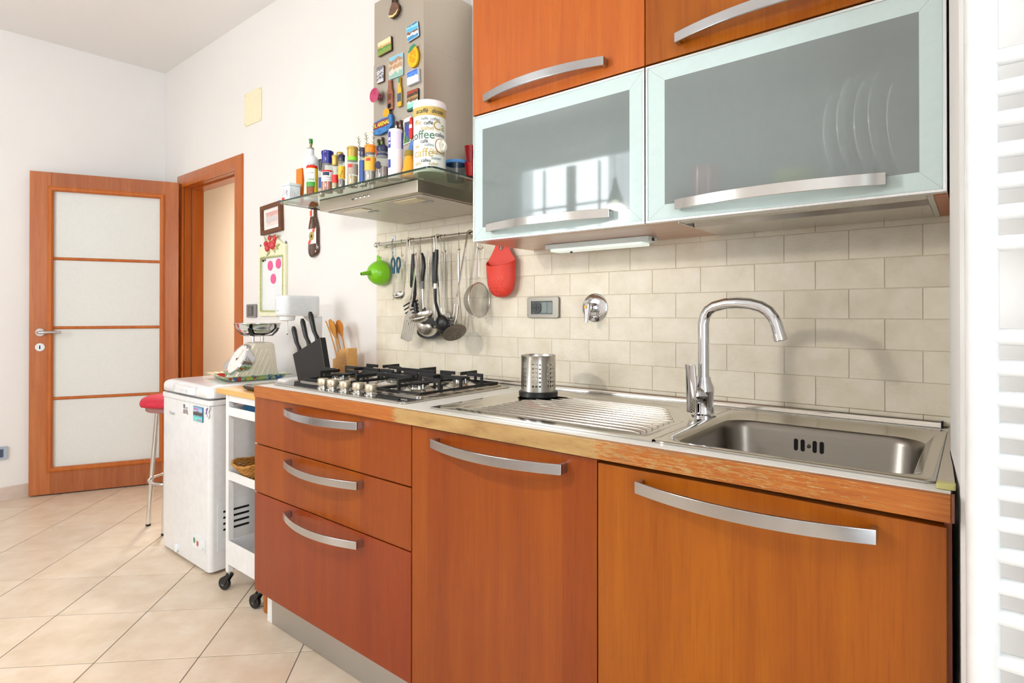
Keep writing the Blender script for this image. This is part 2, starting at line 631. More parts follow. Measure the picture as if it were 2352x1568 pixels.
# back wall in panels round the doorway
wb = MB()
wb.box(XL - 0.4, DX0, 0, 0.12, 0, CZ)
wb.box(DX1, 1.32, 0, 0.12, 0, CZ)
wb.box(DX0, DX1, 0, 0.12, DZ, CZ)
wall_back = S('wall_back', wb, m_wall, smooth=0)
mb = MB()
mb.prism([(XL, 0.0), (xleft(-3.5), -3.5), (xleft(-3.5) - 0.12, -3.5), (XL - 0.12, 0.0)], 0, CZ, 'xy')
wall_left = S('wall_left', mb, m_wall2, smooth=0)
# pier on which the towel radiator hangs; its flank runs slightly out of square
mb = MB()
mb.prism([(1.2885, 0.0), (1.2875, -0.33), (1.3065, -0.612), (2.45, -0.612), (2.45, 0.0)], 0, CZ, 'xy')
S('wall_right', mb, m_wall2, smooth=0)
S('wall_side', MB().box(2.45, 2.57, -3.5, -2.97, 0, CZ).box(2.45, 2.57, -1.43, 0, 0, CZ).box(2.45, 2.57, -2.97, -1.43, 2.55, CZ).box(2.45, 2.57, -2.97, -1.43, 0, 0.12), m_wall2, smooth=0)
# wall behind the camera with a window and a balcony door
YF = -3.4
wf = MB()
wx = [(-2.1, -0.92, 0.95, 2.55)]
wf.box(xleft(YF) - 0.1, wx[0][0], YF - 0.12, YF, 0, CZ)
wf.box(wx[0][1], 2.45, YF - 0.12, YF, 0, CZ)
for a, b, c, d in wx:
    wf.box(a, b, YF - 0.12, YF, 0, c)
    wf.box(a, b, YF - 0.12, YF, d, CZ)
S('wall_front', wf, m_wall2, smooth=0)
S('ceiling', MB().box(-6.6, 2.6, -3.55, 2.3, CZ, CZ + 0.08), m_ceil, smooth=0)
# passage beyond the door
S('wall_passage', MB().box(-6.5, -0.6, 1.25, 1.35, 0, CZ), m_hall, smooth=0)
S('wall_passage_end', MB().box(-6.6, -6.5, 0.0, 1.35, 0, CZ), m_hall, smooth=0)
S('wall_passage_side', MB().box(-0.6, -0.5, 0.12, 1.35, 0, CZ), m_hall, smooth=0)
S('wall_passage_front', MB().box(-6.5, XL - 0.4, 0, 0.12, 0, CZ), m_hall, smooth=0)
# floor: slab of grout with square tiles laid on the diagonal
floor = S('floor', MB().box(-6.6, 2.6, -3.55, 1.35, -0.08, -0.0015), m_grout_f, smooth=0)
FT, fa = 0.3338, R(44.45)
e1, e2 = Vector((math.cos(fa), math.sin(fa), 0)) * FT, Vector((-math.sin(fa), math.cos(fa), 0)) * FT
h = FT / 2 - 0.0016
tm = MB().loft([[(-h, -h, -0.006), (h, -h, -0.006), (h, h, -0.006), (-h, h, -0.006)],
                [(-h, -h, -0.0008), (h, -h, -0.0008), (h, h, -0.0008), (-h, h, -0.0008)],
                [(-h + .001, -h + .001, 0), (h - .001, -h + .001, 0), (h - .001, h - .001, 0), (-h + .001, h - .001, 0)]])
ftile = mesh_of(tm, 'floor_tile', smooth=0)
ftile.materials.append(m_ftile)
nft = 0
for i in range(-16, 17):
    for j in range(-16, 17):
        c = Vector((-0.966, -1.0647, 0)) + e1 * (i + 0.5) + e2 * (j + 0.5)
        if xleft(c.y) - 0.2 < c.x < 2.3 and -3.3 < c.y < 0.2 and not (c.x > 1.3 and c.y > -0.6):
            o = bpy.data.objects.new('floor_tile', ftile)
            C.objects.link(o)
            o.parent = floor
            o.location = c
            o.rotation_euler = (0, 0, fa)
            nft += 1
# brick-bond wall tiles behind the worktop (0.15 x 0.075)
TL, TH, Z0 = 0.1535, 0.0757, 1.1507
X_T0, X_T1 = -0.836, 1.2875
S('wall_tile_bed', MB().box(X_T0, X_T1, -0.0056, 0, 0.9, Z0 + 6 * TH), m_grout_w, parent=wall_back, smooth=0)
tcache = {}
def tile_mesh(wd, hg):
    k = (round(wd, 4), round(hg, 4))
    if k not in tcache:
        a, b = wd / 2 - 0.00055, hg / 2 - 0.00055
        r = [[(-a, 0, -b), (a, 0, -b), (a, 0, b), (-a, 0, b)], [(-a, -0.0066, -b), (a, -0.0066, -b), (a, -0.0066, b), (-a, -0.0066, b)],
             [(-a + .0012, -0.0075, -b + .0012), (a - .0012, -0.0075, -b + .0012), (a - .0012, -0.0075, b - .0012), (-a + .0012, -0.0075, b - .0012)]]
        me = mesh_of(MB().loft(r), 'wall_tile', smooth=0)
        me.materials.append(m_wtile)
        tcache[k] = me
    return tcache[k]
for r in range(-6, 4):
    zt_, zb_ = Z0 - TH * r, Z0 - TH * (r + 1)
    if r == 3:
        zb_ = 0.9015
    x = -20 * TL + (TL / 2 if r % 2 == 0 else 0)
    while x < X_T1:
        a, b = max(x, X_T0), min(x + TL, X_T1)
        if b - a > 0.012:
            o = bpy.data.objects.new('wall_tile', tile_mesh(b - a, zt_ - zb_))
            C.objects.link(o)
            o.parent = wall_back
            o.location = ((a + b) / 2, random.uniform(-0.0004, 0.0), (zt_ + zb_) / 2)
        x += TL
# baseboards
def base_run(name, p0, p1, nrm):
    d = Vector((p1[0] - p0[0], p1[1] - p0[1], 0))
    n = Vector(nrm).normalized() * 0.011
    q = [Vector((*p0, 0)), Vector((*p1, 0))]
    b = MB().loft([[q[0], q[0] + n, q[0] + n + Vector((0, 0, .078)), q[0] + Vector((0, 0, .082))], [q[1], q[1] + n, q[1] + n + Vector((0, 0, .078)), q[1] + Vector((0, 0, .082))]])
    S(name, b, m_base, smooth=0)
base_run('baseboard_left', (xleft(-0.02), -0.02), (xleft(-3.4), -3.4), (1, -0.078, 0))
base_run('baseboard_back', (DX1 + 0.075, 0), (-0.8, 0), (0, -1, 0))
base_run('baseboard_front', (xleft(-3.4), YF), (0.1, YF), (0, 1, 0))

# door lining and casing
def casing_prof(w0):
    # cross-section across the casing: (offset outwards from the opening, depth towards the room)
    return [(-0.012, 0.0), (-0.012, -0.014), (0.004, -0.02), (0.02, -0.021), (0.05, -0.017), (w0 - 0.004, -0.012), (w0, -0.008), (w0, 0.0)]
CW = 0.075
ca = MB()
pr = casing_prof(CW)
path = [(DX0, 0.0, -1, 0), (DX0, DZ, -1, 1), (DX1, DZ, 1, 1), (DX1, 0.0, 1, 0)]
ca.loft([[(x + sx * u, d, z + sz * u) for u, d in pr] for x, z, sx, sz in path])
casing = S('trim_1', ca, m_doortrim, smooth=30)
ln = MB()
li = [(0.0, 0.004), (0.0, 0.128), (0.022, 0.128), (0.022, 0.052), (0.013, 0.052), (0.013, 0.004)]
ln.loft([[(x - sx * u, d, z - sz * u) for u, d in li] for x, z, sx, sz in path])
S('door_lining', ln, wood('door_lining_veneer', '#a34c12', '#ae581a', '#b96624', 2, 0, 0.3), parent=casing, smooth=30)
gk = MB()
for x in (DX0 + 0.0135, DX1 - 0.0195):
    gk.box(x, x + 0.006, 0.046, 0.052, 0, DZ - 0.014)
S('door_gasket', gk, mat('brown_gasket', '#6b4a33', 0.7), parent=casing, smooth=0)

# open door leaf with four frosted panes, swung back towards the left wall
HX, HY = -3.008, -0.022
door = bpy.data.objects.new('door_1', None)
C.objects.link(door)
door.location = (HX, HY, 0)
door.rotation_euler = (0, 0, math.atan2(-0.740, -0.372))
door['kind'] = 'structure'
door['label'] = 'open cherry wood door with four frosted panes'
OFF['door_1'] = Vector((0, 0, 0))
LW, LZ0, LZ1, LT = 0.822, 0.008, 2.072, 0.042      # local: x along the leaf, +y is the face towards the kitchen side
g0x, g1x, g0z, g1z = 0.10, 0.712, 0.165, 1.965
P(door, 'stile', MB().box(0, g0x, 0, LT, LZ0, LZ1), m_door, 0.002)
P(door, 'stile', MB().box(g1x, LW, 0, LT, LZ0, LZ1), m_door, 0.002)
m_doorx = wood('door_rail_veneer', '#99522e', '#a9623a', '#b8734a', 2, 0.0, 0.35)
P(door, 'rail', MB().box(g0x, g1x, 0, LT, g1z, LZ1), m_doorx, 0.001)
P(door, 'rail', MB().box(g0x, g1x, 0, LT, LZ0, g0z), m_doorx, 0.001)
zb = [g0z, 0.617, 1.073, 1.52, g1z]
for a, b in zip(zb, zb[1:]):
    P(door, 'pane', MB().box(g0x - 0.004, g1x + 0.004, 0.016, 0.022, a, b), m_dpane, smooth=0)
mo = MB()
mp = [(0.018, 0.0), (0.018, 0.006), (0.008, 0.011), (-0.004, 0.009), (-0.012, 0.0), (-0.012, -0.018), (0.018, -0.018)]
for sy, base in ((1, LT), (-1, 0.0)):
    corners = [(g0x, g0z, -1, -1), (g1x, g0z, 1, -1), (g1x, g1z, 1, 1), (g0x, g1z, -1, 1)]
    mo.loft([[(x + sx * u, base + sy * d, z + sz * u) for u, d in mp] for x, z, sx, sz in corners], closed=True)
P(door, 'moulding', mo, m_doortrim, smooth=35)
for z in zb[1:4]:
    P(door, 'glazing_bar', MB().cyl((g0x, 0.024, z), (g1x, 0.024, z), 0.010, n=10), m_doortrim)
    P(door, 'glazing_bar', MB().cyl((g0x, 0.014, z), (g1x, 0.014, z), 0.010, n=10), m_doortrim)
for z in (1.87, 1.08, 0.25):
    P(door, 'hinge', MB().cyl((-0.008, -0.004, z - 0.045), (-0.008, -0.004, z + 0.045), 0.0085, n=12), m_chromes)
hd = P(door, 'handle_rose', MB().lathe([(0.0, 0), (0.026, 0), (0.026, 0.005), (0.023, 0.008), (0.0, 0.008)], (0.765, LT, 1.045), 20, (0, 1, 0)), m_chromes)
P(hd, 'lever', MB().tube([(0.765, LT, 1.045), (0.765, LT + 0.04, 1.045), (0.758, LT + 0.05, 1.045), (0.735, LT + 0.054, 1.045), (0.69, LT + 0.052, 1.046), (0.645, LT + 0.048, 1.046)], [0.009, 0.009, 0.010, 0.010, 0.009, 0.008], 12), m_alu)
kr = P(door, 'keyhole_rose', MB().lathe([(0.0, 0), (0.026, 0), (0.026, 0.004), (0.023, 0.007), (0.0, 0.007)], (0.765, LT, 0.95), 20, (0, 1, 0)), m_whitepl)
P(kr, 'keyhole', MB().prism(rrect(0.762, 0.768, 0.938, 0.962, 0.003), LT + 0.0065, LT + 0.0082), m_dark)
P(door, 'latch', MB().box(LW, LW + 0.006, 0.014, 0.028, 1.035, 1.075), m_chromes)

# window and balcony door out of frame (seen only mirrored in the glossy fronts); built along a local x axis
def make_window(name, loc, rz, wd, z0, z1, drop):
    wo = bpy.data.objects.new(name, None)
    C.objects.link(wo)
    wo.location = loc
    wo.rotation_euler = (0, 0, rz)
    wo['kind'] = 'structure'
    OFF[wo.name] = Vector((0, 0, 0))
    a, b = -wd / 2, wd / 2
    fr = MB().ringprism([(a, z0), (b, z0), (b, z1), (a, z1)], [(a + .05, z0 + .05), (b - .05, z0 + .05), (b - .05, z1 - .05), (a + .05, z1 - .05)], -.06, .02)
    P(wo, 'window_frame', fr, m_whitepl, smooth=0)
    P(wo, 'mullion', MB().box(-.05, .05, -.05, .055, z0 + .05, z1 - .05), m_whitepl, smooth=0)
    for s in (-1, 1):
        xm = s * wd / 4
        P(wo, 'glazing_bar', MB().box(xm - .012, xm + .012, .045, .06, z0 + .05, z1 - .05), m_whitepl, smooth=0)
        x0, x1 = sorted((0, s * (wd / 2 - .05)))
        P(wo, 'glazing_bar', MB().box(x0, x1, .045, .06, z1 - .42, z1 - .4), m_whitepl, smooth=0)
        n = 26
        vs = [(s * (wd / 2 + .05) - s * .24 * k / n, .10 + .018 * math.sin(k * 1.9)) for k in range(n + 1)]
        cu = MB().add([(x, y, z) for z in (z0 - drop, z1 + .08) for x, y in vs], [(k, k + 1, n + 2 + k, n + 1 + k) for k in range(n)])
        P(wo, 'lace_curtain', cu, frosted('lace', '#e8ecec', 1, 0.5, 0.0, 0.45), smooth=60)
    P(wo, 'curtain_rod', MB().cyl((a - .15, .1, z1 + .09), (b + .15, .1, z1 + .09), .012, n=10), m_whitepl)
make_window('window_1', (-1.51, YF, 0), 0, 1.18, .95, 2.55, .3)
make_window('window_2', (2.45, -2.2, 0), R(90), 1.54, .12, 2.55, .08)

# ------------------------------------------------------------------ base cabinets, worktop, sink, hob
ZT, YC = 0.898, -0.6272
YD = -0.612            # face of the doors
def bow_handle(parent, x0, x1, zc, yf, bulge=0.040, stand=0.020, hgt=0.024, th=0.006, m=None):
    """flat bar bent outwards in an arc, a short stub at each end"""
    n = 18
    mb = MB()
    rings = []
    for k in range(n + 1):
        t = k / n
        x = x0 + (x1 - x0) * t
        y = yf - stand - bulge * (1 - (2 * t - 1) ** 2)
        rings.append([(x, y - th, zc - hgt / 2), (x, y - th, zc + hgt / 2), (x, y, zc + hgt / 2), (x, y, zc - hgt / 2)])
    mb.loft(rings)
    for x in (x0, x1 - 0.010):
        mb.box(x, x + 0.010, yf - stand - 0.004, yf, zc - hgt / 2 + 0.001, zc + hgt / 2 - 0.001)
    return P(parent, 'handle', mb, m or m_alu, 0.0012)

xd0, xs1, xs2, xd1 = -0.780, 0.100, 0.6942, 1.294
# drawer unit
t = T('drawer_cabinet', 'cherry base cabinet with three drawers under the hob', 'cabinet', ((xd0 + xs1) / 2, -0.3, 0.125))
P(t, 'carcass', MB().box(xd0 + 0.004, xs1 - 0.001, -0.588, -0.02, 0.125, 0.856), m_carc)
for z0, z1, hz, mm in ((0.681, 0.854, 0.827, m_cherry), (0.501, 0.677, 0.648, m_cherry), (0.131, 0.497, 0.470, m_cherry_red)):
    d = P(t, 'drawer', MB().box(xd0, xs1 - 0.002, YD, -0.5885, z0, z1), mm, 0.0015)
    bow_handle(d, -0.533, -0.118, hz, YD)
t = T('base_cabinet', 'cherry base cabinet with one door under the drainboard', 'cabinet', ((xs1 + xs2) / 2, -0.3, 0.125))
P(t, 'carcass', MB().box(xs1 + 0.001, xs2 - 0.001, -0.588, -0.02, 0.125, 0.856), m_carc)
d = P(t, 'door', MB().box(xs1 + 0.002, xs2 - 0.0015, YD, -0.5885, 0.131, 0.852), m_cherry, 0.0015)
bow_handle(d, 0.202, 0.618, 0.822, YD)
t = T('base_cabinet', 'cherry base cabinet with one door under the sink bowl', 'cabinet', ((xs2 + xd1) / 2, -0.3, 0.125))
P(t, 'carcass', MB().box(xs2 + 0.001, 1.2862, -0.588, -0.02, 0.125, 0.70), m_carc)
P(t, 'side_panel', MB().box(1.2865, 1.2958, -0.600, -0.55, 0.125, 0.856), wood('side_panel_edge', '#6a3018', '#7a3a20', '#8a4426', 2, 0, 0.5))
d = P(t, 'door', MB().box(xs2 + 0.0015, xd1 - 0.004, YD, -0.5885, 0.131, 0.846), m_cherry_gold, 0.0015)
bow_handle(d, 0.794, 1.204, 0.818, YD)
t = T('plinth', 'silver grey plinth board below the base cabinets', 'plinth', (0.25, -0.56, 0))
P(t, 'kickboard', MB().box(-0.735, 1.29, -0.567, -0.553, 0.0015, 0.124), brushed('plinth_foil', '#c4c3c1', 0.4, 0, 0.04))
P(t, 'end_strip', MB().box(-0.768, -0.7355, -0.567, -0.545, 0.0015, 0.124), mat('pale_end_strip', '#e4e4e2', 0.4))

# worktop: white laminate with a lacquered wooden front edge, worn bare in the middle
s = NT('worn_wooden_edge')
tc = s.n('ShaderNodeTexCoord')
sp = s.n('ShaderNodeSeparateXYZ')
s.l(tc.outputs['Object'], sp.inputs[0])
gr = s.noise(s.coord((6, 90, 160)), 1.4, 5, 0.65)
bl = s.noise(s.coord((9, 30, 30)), 1.2, 4, 0.6)
lac = s.ramp(gr, [(0.3, '#974c14'), (0.7, '#b26a22')])
bare = s.ramp(bl, [(0.25, '#85603e'), (0.42, '#a5824f'), (0.7, '#b49460')])
xw = s.ramp(s.math('MULTIPLY_ADD', sp.outputs[0], 0.4785, 0.5), [(0.36, (0, 0, 0, 1)), (0.43, (0.92,) * 3 + (1,)), (0.66, (0.85,) * 3 + (1,)), (0.72, (0.47,) * 3 + (1,)), (0.88, (0.44,) * 3 + (1,)), (1.0, (0.34,) * 3 + (1,))])
wear = s.noise(s.coord((26, 200, 260)), 1.6, 6, 0.75)
ms = s.math('GREATER_THAN', xw, s.math('MULTIPLY_ADD', wear, 0.9, 0.03))
s.l(mixrgba(s, ms, lac, bare), s.b.inputs['Base Color'])
s.b.inputs['Roughness'].default_value = 0.4
m_edgewood = s.m
t = T('worktop', 'white laminate worktop with worn wooden front edge', 'worktop', (0.2565, -0.3, 0.857))
wt = MB()
SX0, SX1, SY0, SY1 = 0.135, 1.275, -0.575, -0.072       # sink cut-out
OX = SX0 + 0.02
for a in ((-0.757, OX, -0.611, -0.002), (OX, SX1 - 0.02, -0.611, SY0 + 0.02), (OX, SX1 - 0.02, SY1 - 0.02, -0.002), (SX1 - 0.02, 1.2865, -0.611, -0.002), (1.2867, 1.2945, -0.611, -0.46)):
    wt.box(*a, 0.8575, ZT)
P(t, 'laminate_top', wt, mat('white_laminate', '#e8e6e0', 0.35), smooth=0)
P(t, 'front_edge', MB().box(-0.7575, 1.2955, YC, -0.6112, 0.8570, ZT - 0.001), m_edgewood, 0.0015)
P(t, 'end_edging', MB().box(-0.7595, -0.7572, -0.611, -0.002, 0.8575, ZT), m_cherry_red, smooth=0)
P(t, 'end_cap', MB().box(1.2958, 1.2995, YC + 0.001, -0.605, 0.858, ZT - 0.002), mat('dark_edge_band', '#7a4a35', 0.6), smooth=0)
t = T('worktop_upstand', 'slim steel upstand strip along the foot of the tiles', 'trim', (0.24, -0.014, ZT))
P(t, 'rail', MB().loft([[(x, -0.0085, ZT + 0.0005), (x, -0.026, ZT + 0.0005), (x, -0.026, ZT + 0.007), (x, -0.019, ZT + 0.0155), (x, -0.0085, ZT + 0.0165)] for x in (-0.74, 1.262)]), m_sink)
P(t, 'end_cap', MB().box(1.2625, 1.266, -0.026, -0.009, ZT + 0.0005, ZT + 0.016), m_dark, smooth=0)
t = T('filler_strip', 'narrow grey filler strip with olive end cap beside the sink', 'trim', (1.284, -0.3, ZT))
P(t, 'strip', MB().prism([(1.2772, -0.583), (1.2995, -0.583), (1.2940, -0.46), (1.2868, -0.34), (1.2868, -0.03), (1.2772, -0.03)], ZT + 0.0006, ZT + 0.009, 'xy'), mat('grey_filler', '#b9ae9c', 0.35), 0.001)
P(t, 'end_cap', MB().prism(rrect(1.2768, 1.3005, -0.598, -0.5832, 0.003, 3), ZT + 0.0006, ZT + 0.010, 'xy'), mat('olive_cap', '#c3bd7a', 0.5), 0.001)

# sink
t = T('sink', 'stainless steel sink with one bowl and ribbed drainboard', 'sink', (0.705, -0.32, ZT))
ZS = ZT + 0.0052
def rr3(x0, x1, y0, y1, r, z, n=7):
    return [(x, y, z) for x, y in rrect(x0, x1, y0, y1, r, n)]
def sqring(x0, x1, y0, y1, z, n=7):
    """outer rectangle with as many points as rrect, corner points doubled up"""
    pts = []
    m = n + 1
    c = [(x1, y1), (x0, y1), (x0, y0), (x1, y0)]
    for q in range(4):
        a, b, d = c[q], c[q - 1], c[(q + 1) % 4]
        for k in range(m):
            u = k / n
            if u < 0.5:
                p = (a[0] + (b[0] - a[0]) * 0.14 * (1 - 2 * u), a[1] + (b[1] - a[1]) * 0.14 * (1 - 2 * u))
            else:
                p = (a[0] + (d[0] - a[0]) * 0.14 * (2 * u - 1), a[1] + (d[1] - a[1]) * 0.14 * (2 * u - 1))
            pts.append((p[0], p[1], z))
    return pts
XM = 0.802
bw = MB()
bw.loft([sqring(XM, SX1, SY0, SY1, ZT + 0.0006), sqring(XM, SX1, SY0, SY1, ZS - 0.001), sqring(XM + .002, SX1 - .002, SY0 + .002, SY1 - .002, ZS),
         rr3(0.818, 1.258, -0.558, -0.096, 0.05, ZS), rr3(0.822, 1.254, -0.554, -0.102, 0.05, ZS - 0.003),
         rr3(0.827, 1.243, -0.543, -0.155, 0.06, ZS - 0.012)], False, False)
P(t, 'rim', bw, m_sink, smooth=50)
bl_ = MB()
bl_.loft([rr3(0.827, 1.243, -0.543, -0.155, 0.06, ZS - 0.012), rr3(0.830, 1.240, -0.540, -0.160, 0.06, ZS - 0.016), rr3(0.833, 1.237, -0.537, -0.165, 0.06, ZS - 0.03), rr3(0.838, 1.232, -0.532, -0.17, 0.06, ZS - 0.13),
          rr3(0.85, 1.22, -0.52, -0.185, 0.06, ZS - 0.152), rr3(0.89, 1.18, -0.48, -0.225, 0.05, ZS - 0.158)], False, True)
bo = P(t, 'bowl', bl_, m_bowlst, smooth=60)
for x in (0.985, 1.0, 1.026, 1.041):
    P(bo, 'overflow_slot', MB().prism(rrect(x - 0.0042, x + 0.0042, ZS - 0.07, ZS - 0.042, 0.004), -0.1685, -0.1655), m_dark)
P(bo, 'screw', MB().lathe([(0, 0), (0.005, 0), (0.004, 0.0025), (0, 0.003)], (1.013, -0.1672, ZS - 0.056), 12, (0, -1, 0)), m_chromes)
P(bo, 'strainer', MB().lathe([(0.0, 0.004), (0.03, 0.004), (0.043, 0.002), (0.045, 0.0)], (1.035, -0.36, ZS - 0.158), 24), m_chromes)
# drainboard: shallow recess, cut corner by the tap, ribs
dr = MB()
def cutring(dd, z):
    x0, x1, y0, y1 = 0.205 + dd, 0.775 - dd, -0.543 + dd, -0.118 - dd
    pts = []
    pts += [(x1, -0.335 + (-dd * .4)), (x1 - 0.012, -0.30 - dd * .4), (x1 - 0.04, -0.235 - dd * .6), (x1 - 0.075, -0.16 - dd * .6), (x1 - 0.10, -0.13 - dd), (x1 - 0.14, y1)]
    pts += arc(x0 + 0.03, y1 - 0.03, 0.03, 90, 180, 4)
    pts += arc(x0 + 0.03, y0 + 0.03, 0.03, 180, 270, 4)
    pts += arc(x1 - 0.03, y0 + 0.03, 0.03, 270, 360, 4)
    return [(x, y, z) for x, y in pts]
cr = cutring(0, ZS)
cxm, cym = 0.47, -0.33
def proj_out(p, x0, x1, y0, y1, z):
    # push a ring point out to the rectangle along the ray from the middle
    dx, dy = p[0] - cxm, p[1] - cym
    k = min(((x1 if dx > 0 else x0) - cxm) / dx if abs(dx) > 1e-6 else 9e9, ((y1 if dy > 0 else y0) - cym) / dy if abs(dy) > 1e-6 else 9e9)
    return (cxm + dx * k, cym + dy * k, z)
# make sure the rectangle's own corners are hit
outr = [list(proj_out(p, SX0, XM, SY0, SY1, ZS)) for p in cr]
for corner in ((SX0, SY0), (SX0, SY1), (XM, SY0), (XM, SY1)):
    i = min(range(len(outr)), key=lambda q: (outr[q][0] - corner[0]) ** 2 + (outr[q][1] - corner[1]) ** 2)
    outr[i][0], outr[i][1] = corner
dr.loft([[(x, y, ZT + 0.0006) for x, y, z in outr], outr, cr, cutring(0.005, ZS - 0.0025), cutring(0.012, ZS - 0.0042)], False, True)
db = P(t, 'drainboard', dr, m_sink, smooth=30)
for k in range(12):
    y = -0.512 + k * 0.0305
    xe = 0.745 if y < -0.33 else 0.745 - (y + 0.33) * 0.55
    P(db, 'rib', MB().tube([(0.245, y, ZS - 0.005), (0.262, y, ZS - 0.0024), (xe - 0.02, y, ZS - 0.0024), (xe, y, ZS - 0.005)], 0.0026, 8), m_sink)

# tap
t = T('kitchen_tap', 'chrome swan neck mixer tap beside the sink bowl', 'tap', (0.783, -0.232, ZS))
fx, fy = 0.783, -0.232
P(t, 'base', MB().lathe([(0, 0.0004), (0.031, 0.0004), (0.031, 0.004), (0.026, 0.008), (0.0245, 0.02), (0.0245, 0.05), (0.026, 0.062), (0.0255, 0.075), (0.019, 0.09), (0.0175, 0.1), (0.0, 0.1)], (fx, fy, ZS), 28), m_chrome)
P(t, 'cartridge', MB().lathe([(0.0, -0.01), (0.023, -0.01), (0.024, 0.02), (0.0235, 0.034), (0.019, 0.04), (0.0, 0.042)], (fx, fy, ZS + 0.052), 24, (-0.45, -0.89, 0.08)), m_chrome)
ld = Vector((-0.45, -0.89, 0.0)).normalized()
sd = Vector((0.89, -0.45, 0.0)).normalized()
o = Vector((fx, fy, ZS + 0.035)) + ld * 0.036
rows = []
for k in range(9):
    u = k / 8
    c = o + Vector((0, 0, -0.024 + 0.122 * u)) + ld * (0.004 + 0.020 * u * u * 0.3)
    wd = 0.0185 if k < 7 else 0.0175
    bulge = 0.007
    rows.append([c - sd * wd, c - sd * wd * 0.4 + ld * bulge, c + sd * wd * 0.4 + ld * bulge, c + sd * wd, c + sd * wd * .9 - ld * 0.006, c - sd * wd * .9 - ld * 0.006])
P(t, 'lever', MB().loft(rows), m_chrome, 0.0015, smooth=50)
tp = [(fx, fy, ZS + 0.098 + 0.012 * k) for k in range(0, 12)]
pts = [(0.0, 0.235), (0.004, 0.255), (0.014, 0.27), (0.03, 0.279), (0.06, 0.286), (0.09, 0.287), (0.12, 0.284), (0.145, 0.277), (0.162, 0.266), (0.174, 0.25), (0.181, 0.233), (0.186, 0.214)]
tp += [(fx + u * 0.995, fy - u * 0.1, ZS + v) for u, v in pts]
P(t, 'spout', MB().tube(tp, 0.0140, 18), m_chrome, smooth=60)
e = Vector(tp[-1])
dd_ = (Vector(tp[-1]) - Vector(tp[-2])).normalized()
P(t, 'aerator', MB().lathe([(0.0, 0.0), (0.0150, 0.0), (0.0155, 0.016), (0.0132, 0.017), (0.0, 0.012)], e, 20, dd_), m_chromes)

# hob
t = T('gas_hob', 'five burner gas hob with black grates and mirror front', 'hob', (-0.35, -0.32, ZT))
HX0, HX1, HY0, HY1 = -0.725, 0.022, -0.575, -0.072
P(t, 'plate', MB().prism(rrect(HX0, HX1, HY0, HY1, 0.018), ZT + 0.0006, ZT + 0.0052, 'xy'), m_sink, 0.0012)
P(t, 'mirror_glass', MB().prism(rrect(HX0 + 0.012, HX1 - 0.012, HY0 + 0.012, -0.487, 0.008), ZT + 0.0052, ZT + 0.0062, 'xy'), mat('mirror_black_glass', '#8d8f90', 0.04, 0.9, var=0.02))
tr = MB()
tr.ringprism(rrect(-0.690, -0.008, -0.485, -0.085, 0.014), rrect(-0.682, -0.016, -0.477, -0.093, 0.010), ZT + 0.0053, ZT + 0.0105, 'xy')
P(t, 'tray_rim', tr, m_sink, 0.001)
for k in range(5):
    y = -0.45 + k * 0.055
    P(t, 'vent_slot', MB().prism(rrect(-0.004, 0.0, y, y + 0.035, 0.0018, 3), ZT + 0.0052, ZT + 0.0057, 'xy'), m_dark)
burn = [(-0.565, -0.385, 0.034), (-0.565, -0.180, 0.026), (-0.345, -0.285, 0.046), (-0.125, -0.385, 0.034), (-0.125, -0.180, 0.030)]
for bx, by, br in burn:
    b0 = P(t, 'burner', MB().lathe([(0, 0.0055), (br * 1.9, 0.0055), (br * 1.85, 0.0085), (br * 1.25, 0.017), (br * 1.18, 0.0185), (0, 0.0185)], (bx, by, ZT), 28), m_steel)
    P(b0, 'burner_ring', MB().lathe([(0, 0.019), (br * 0.98, 0.019), (br * 1.02, 0.021), (br * 1.02, 0.031), (br * 0.9, 0.033), (0, 0.033)], (bx, by, ZT), 28), m_chromes)
    cp = MB().lathe([(0, 0.0335), (br * 1.08, 0.0335), (br * 1.1, 0.0355), (br * 1.02, 0.038), (0, 0.0385)], (bx, by, ZT), 28)
    for k in range(22):
        a = 2 * PI * k / 22
        c = Vector((bx + br * 1.0 * math.cos(a), by + br * 1.0 * math.sin(a), ZT))
        cp.box(c.x - 0.0016, c.x + 0.0016, c.y - 0.0016, c.y + 0.0016, ZT + 0.0295, ZT + 0.0338)
    P(b0, 'burner_cap', cp, m_iron)
    P(b0, 'igniter', MB().cyl((bx + br * 1.2, by - br * 0.5, ZT + 0.0186), (bx + br * 1.2, by - br * 0.5, ZT + 0.034), 0.0025, n=8), m_whitepl)
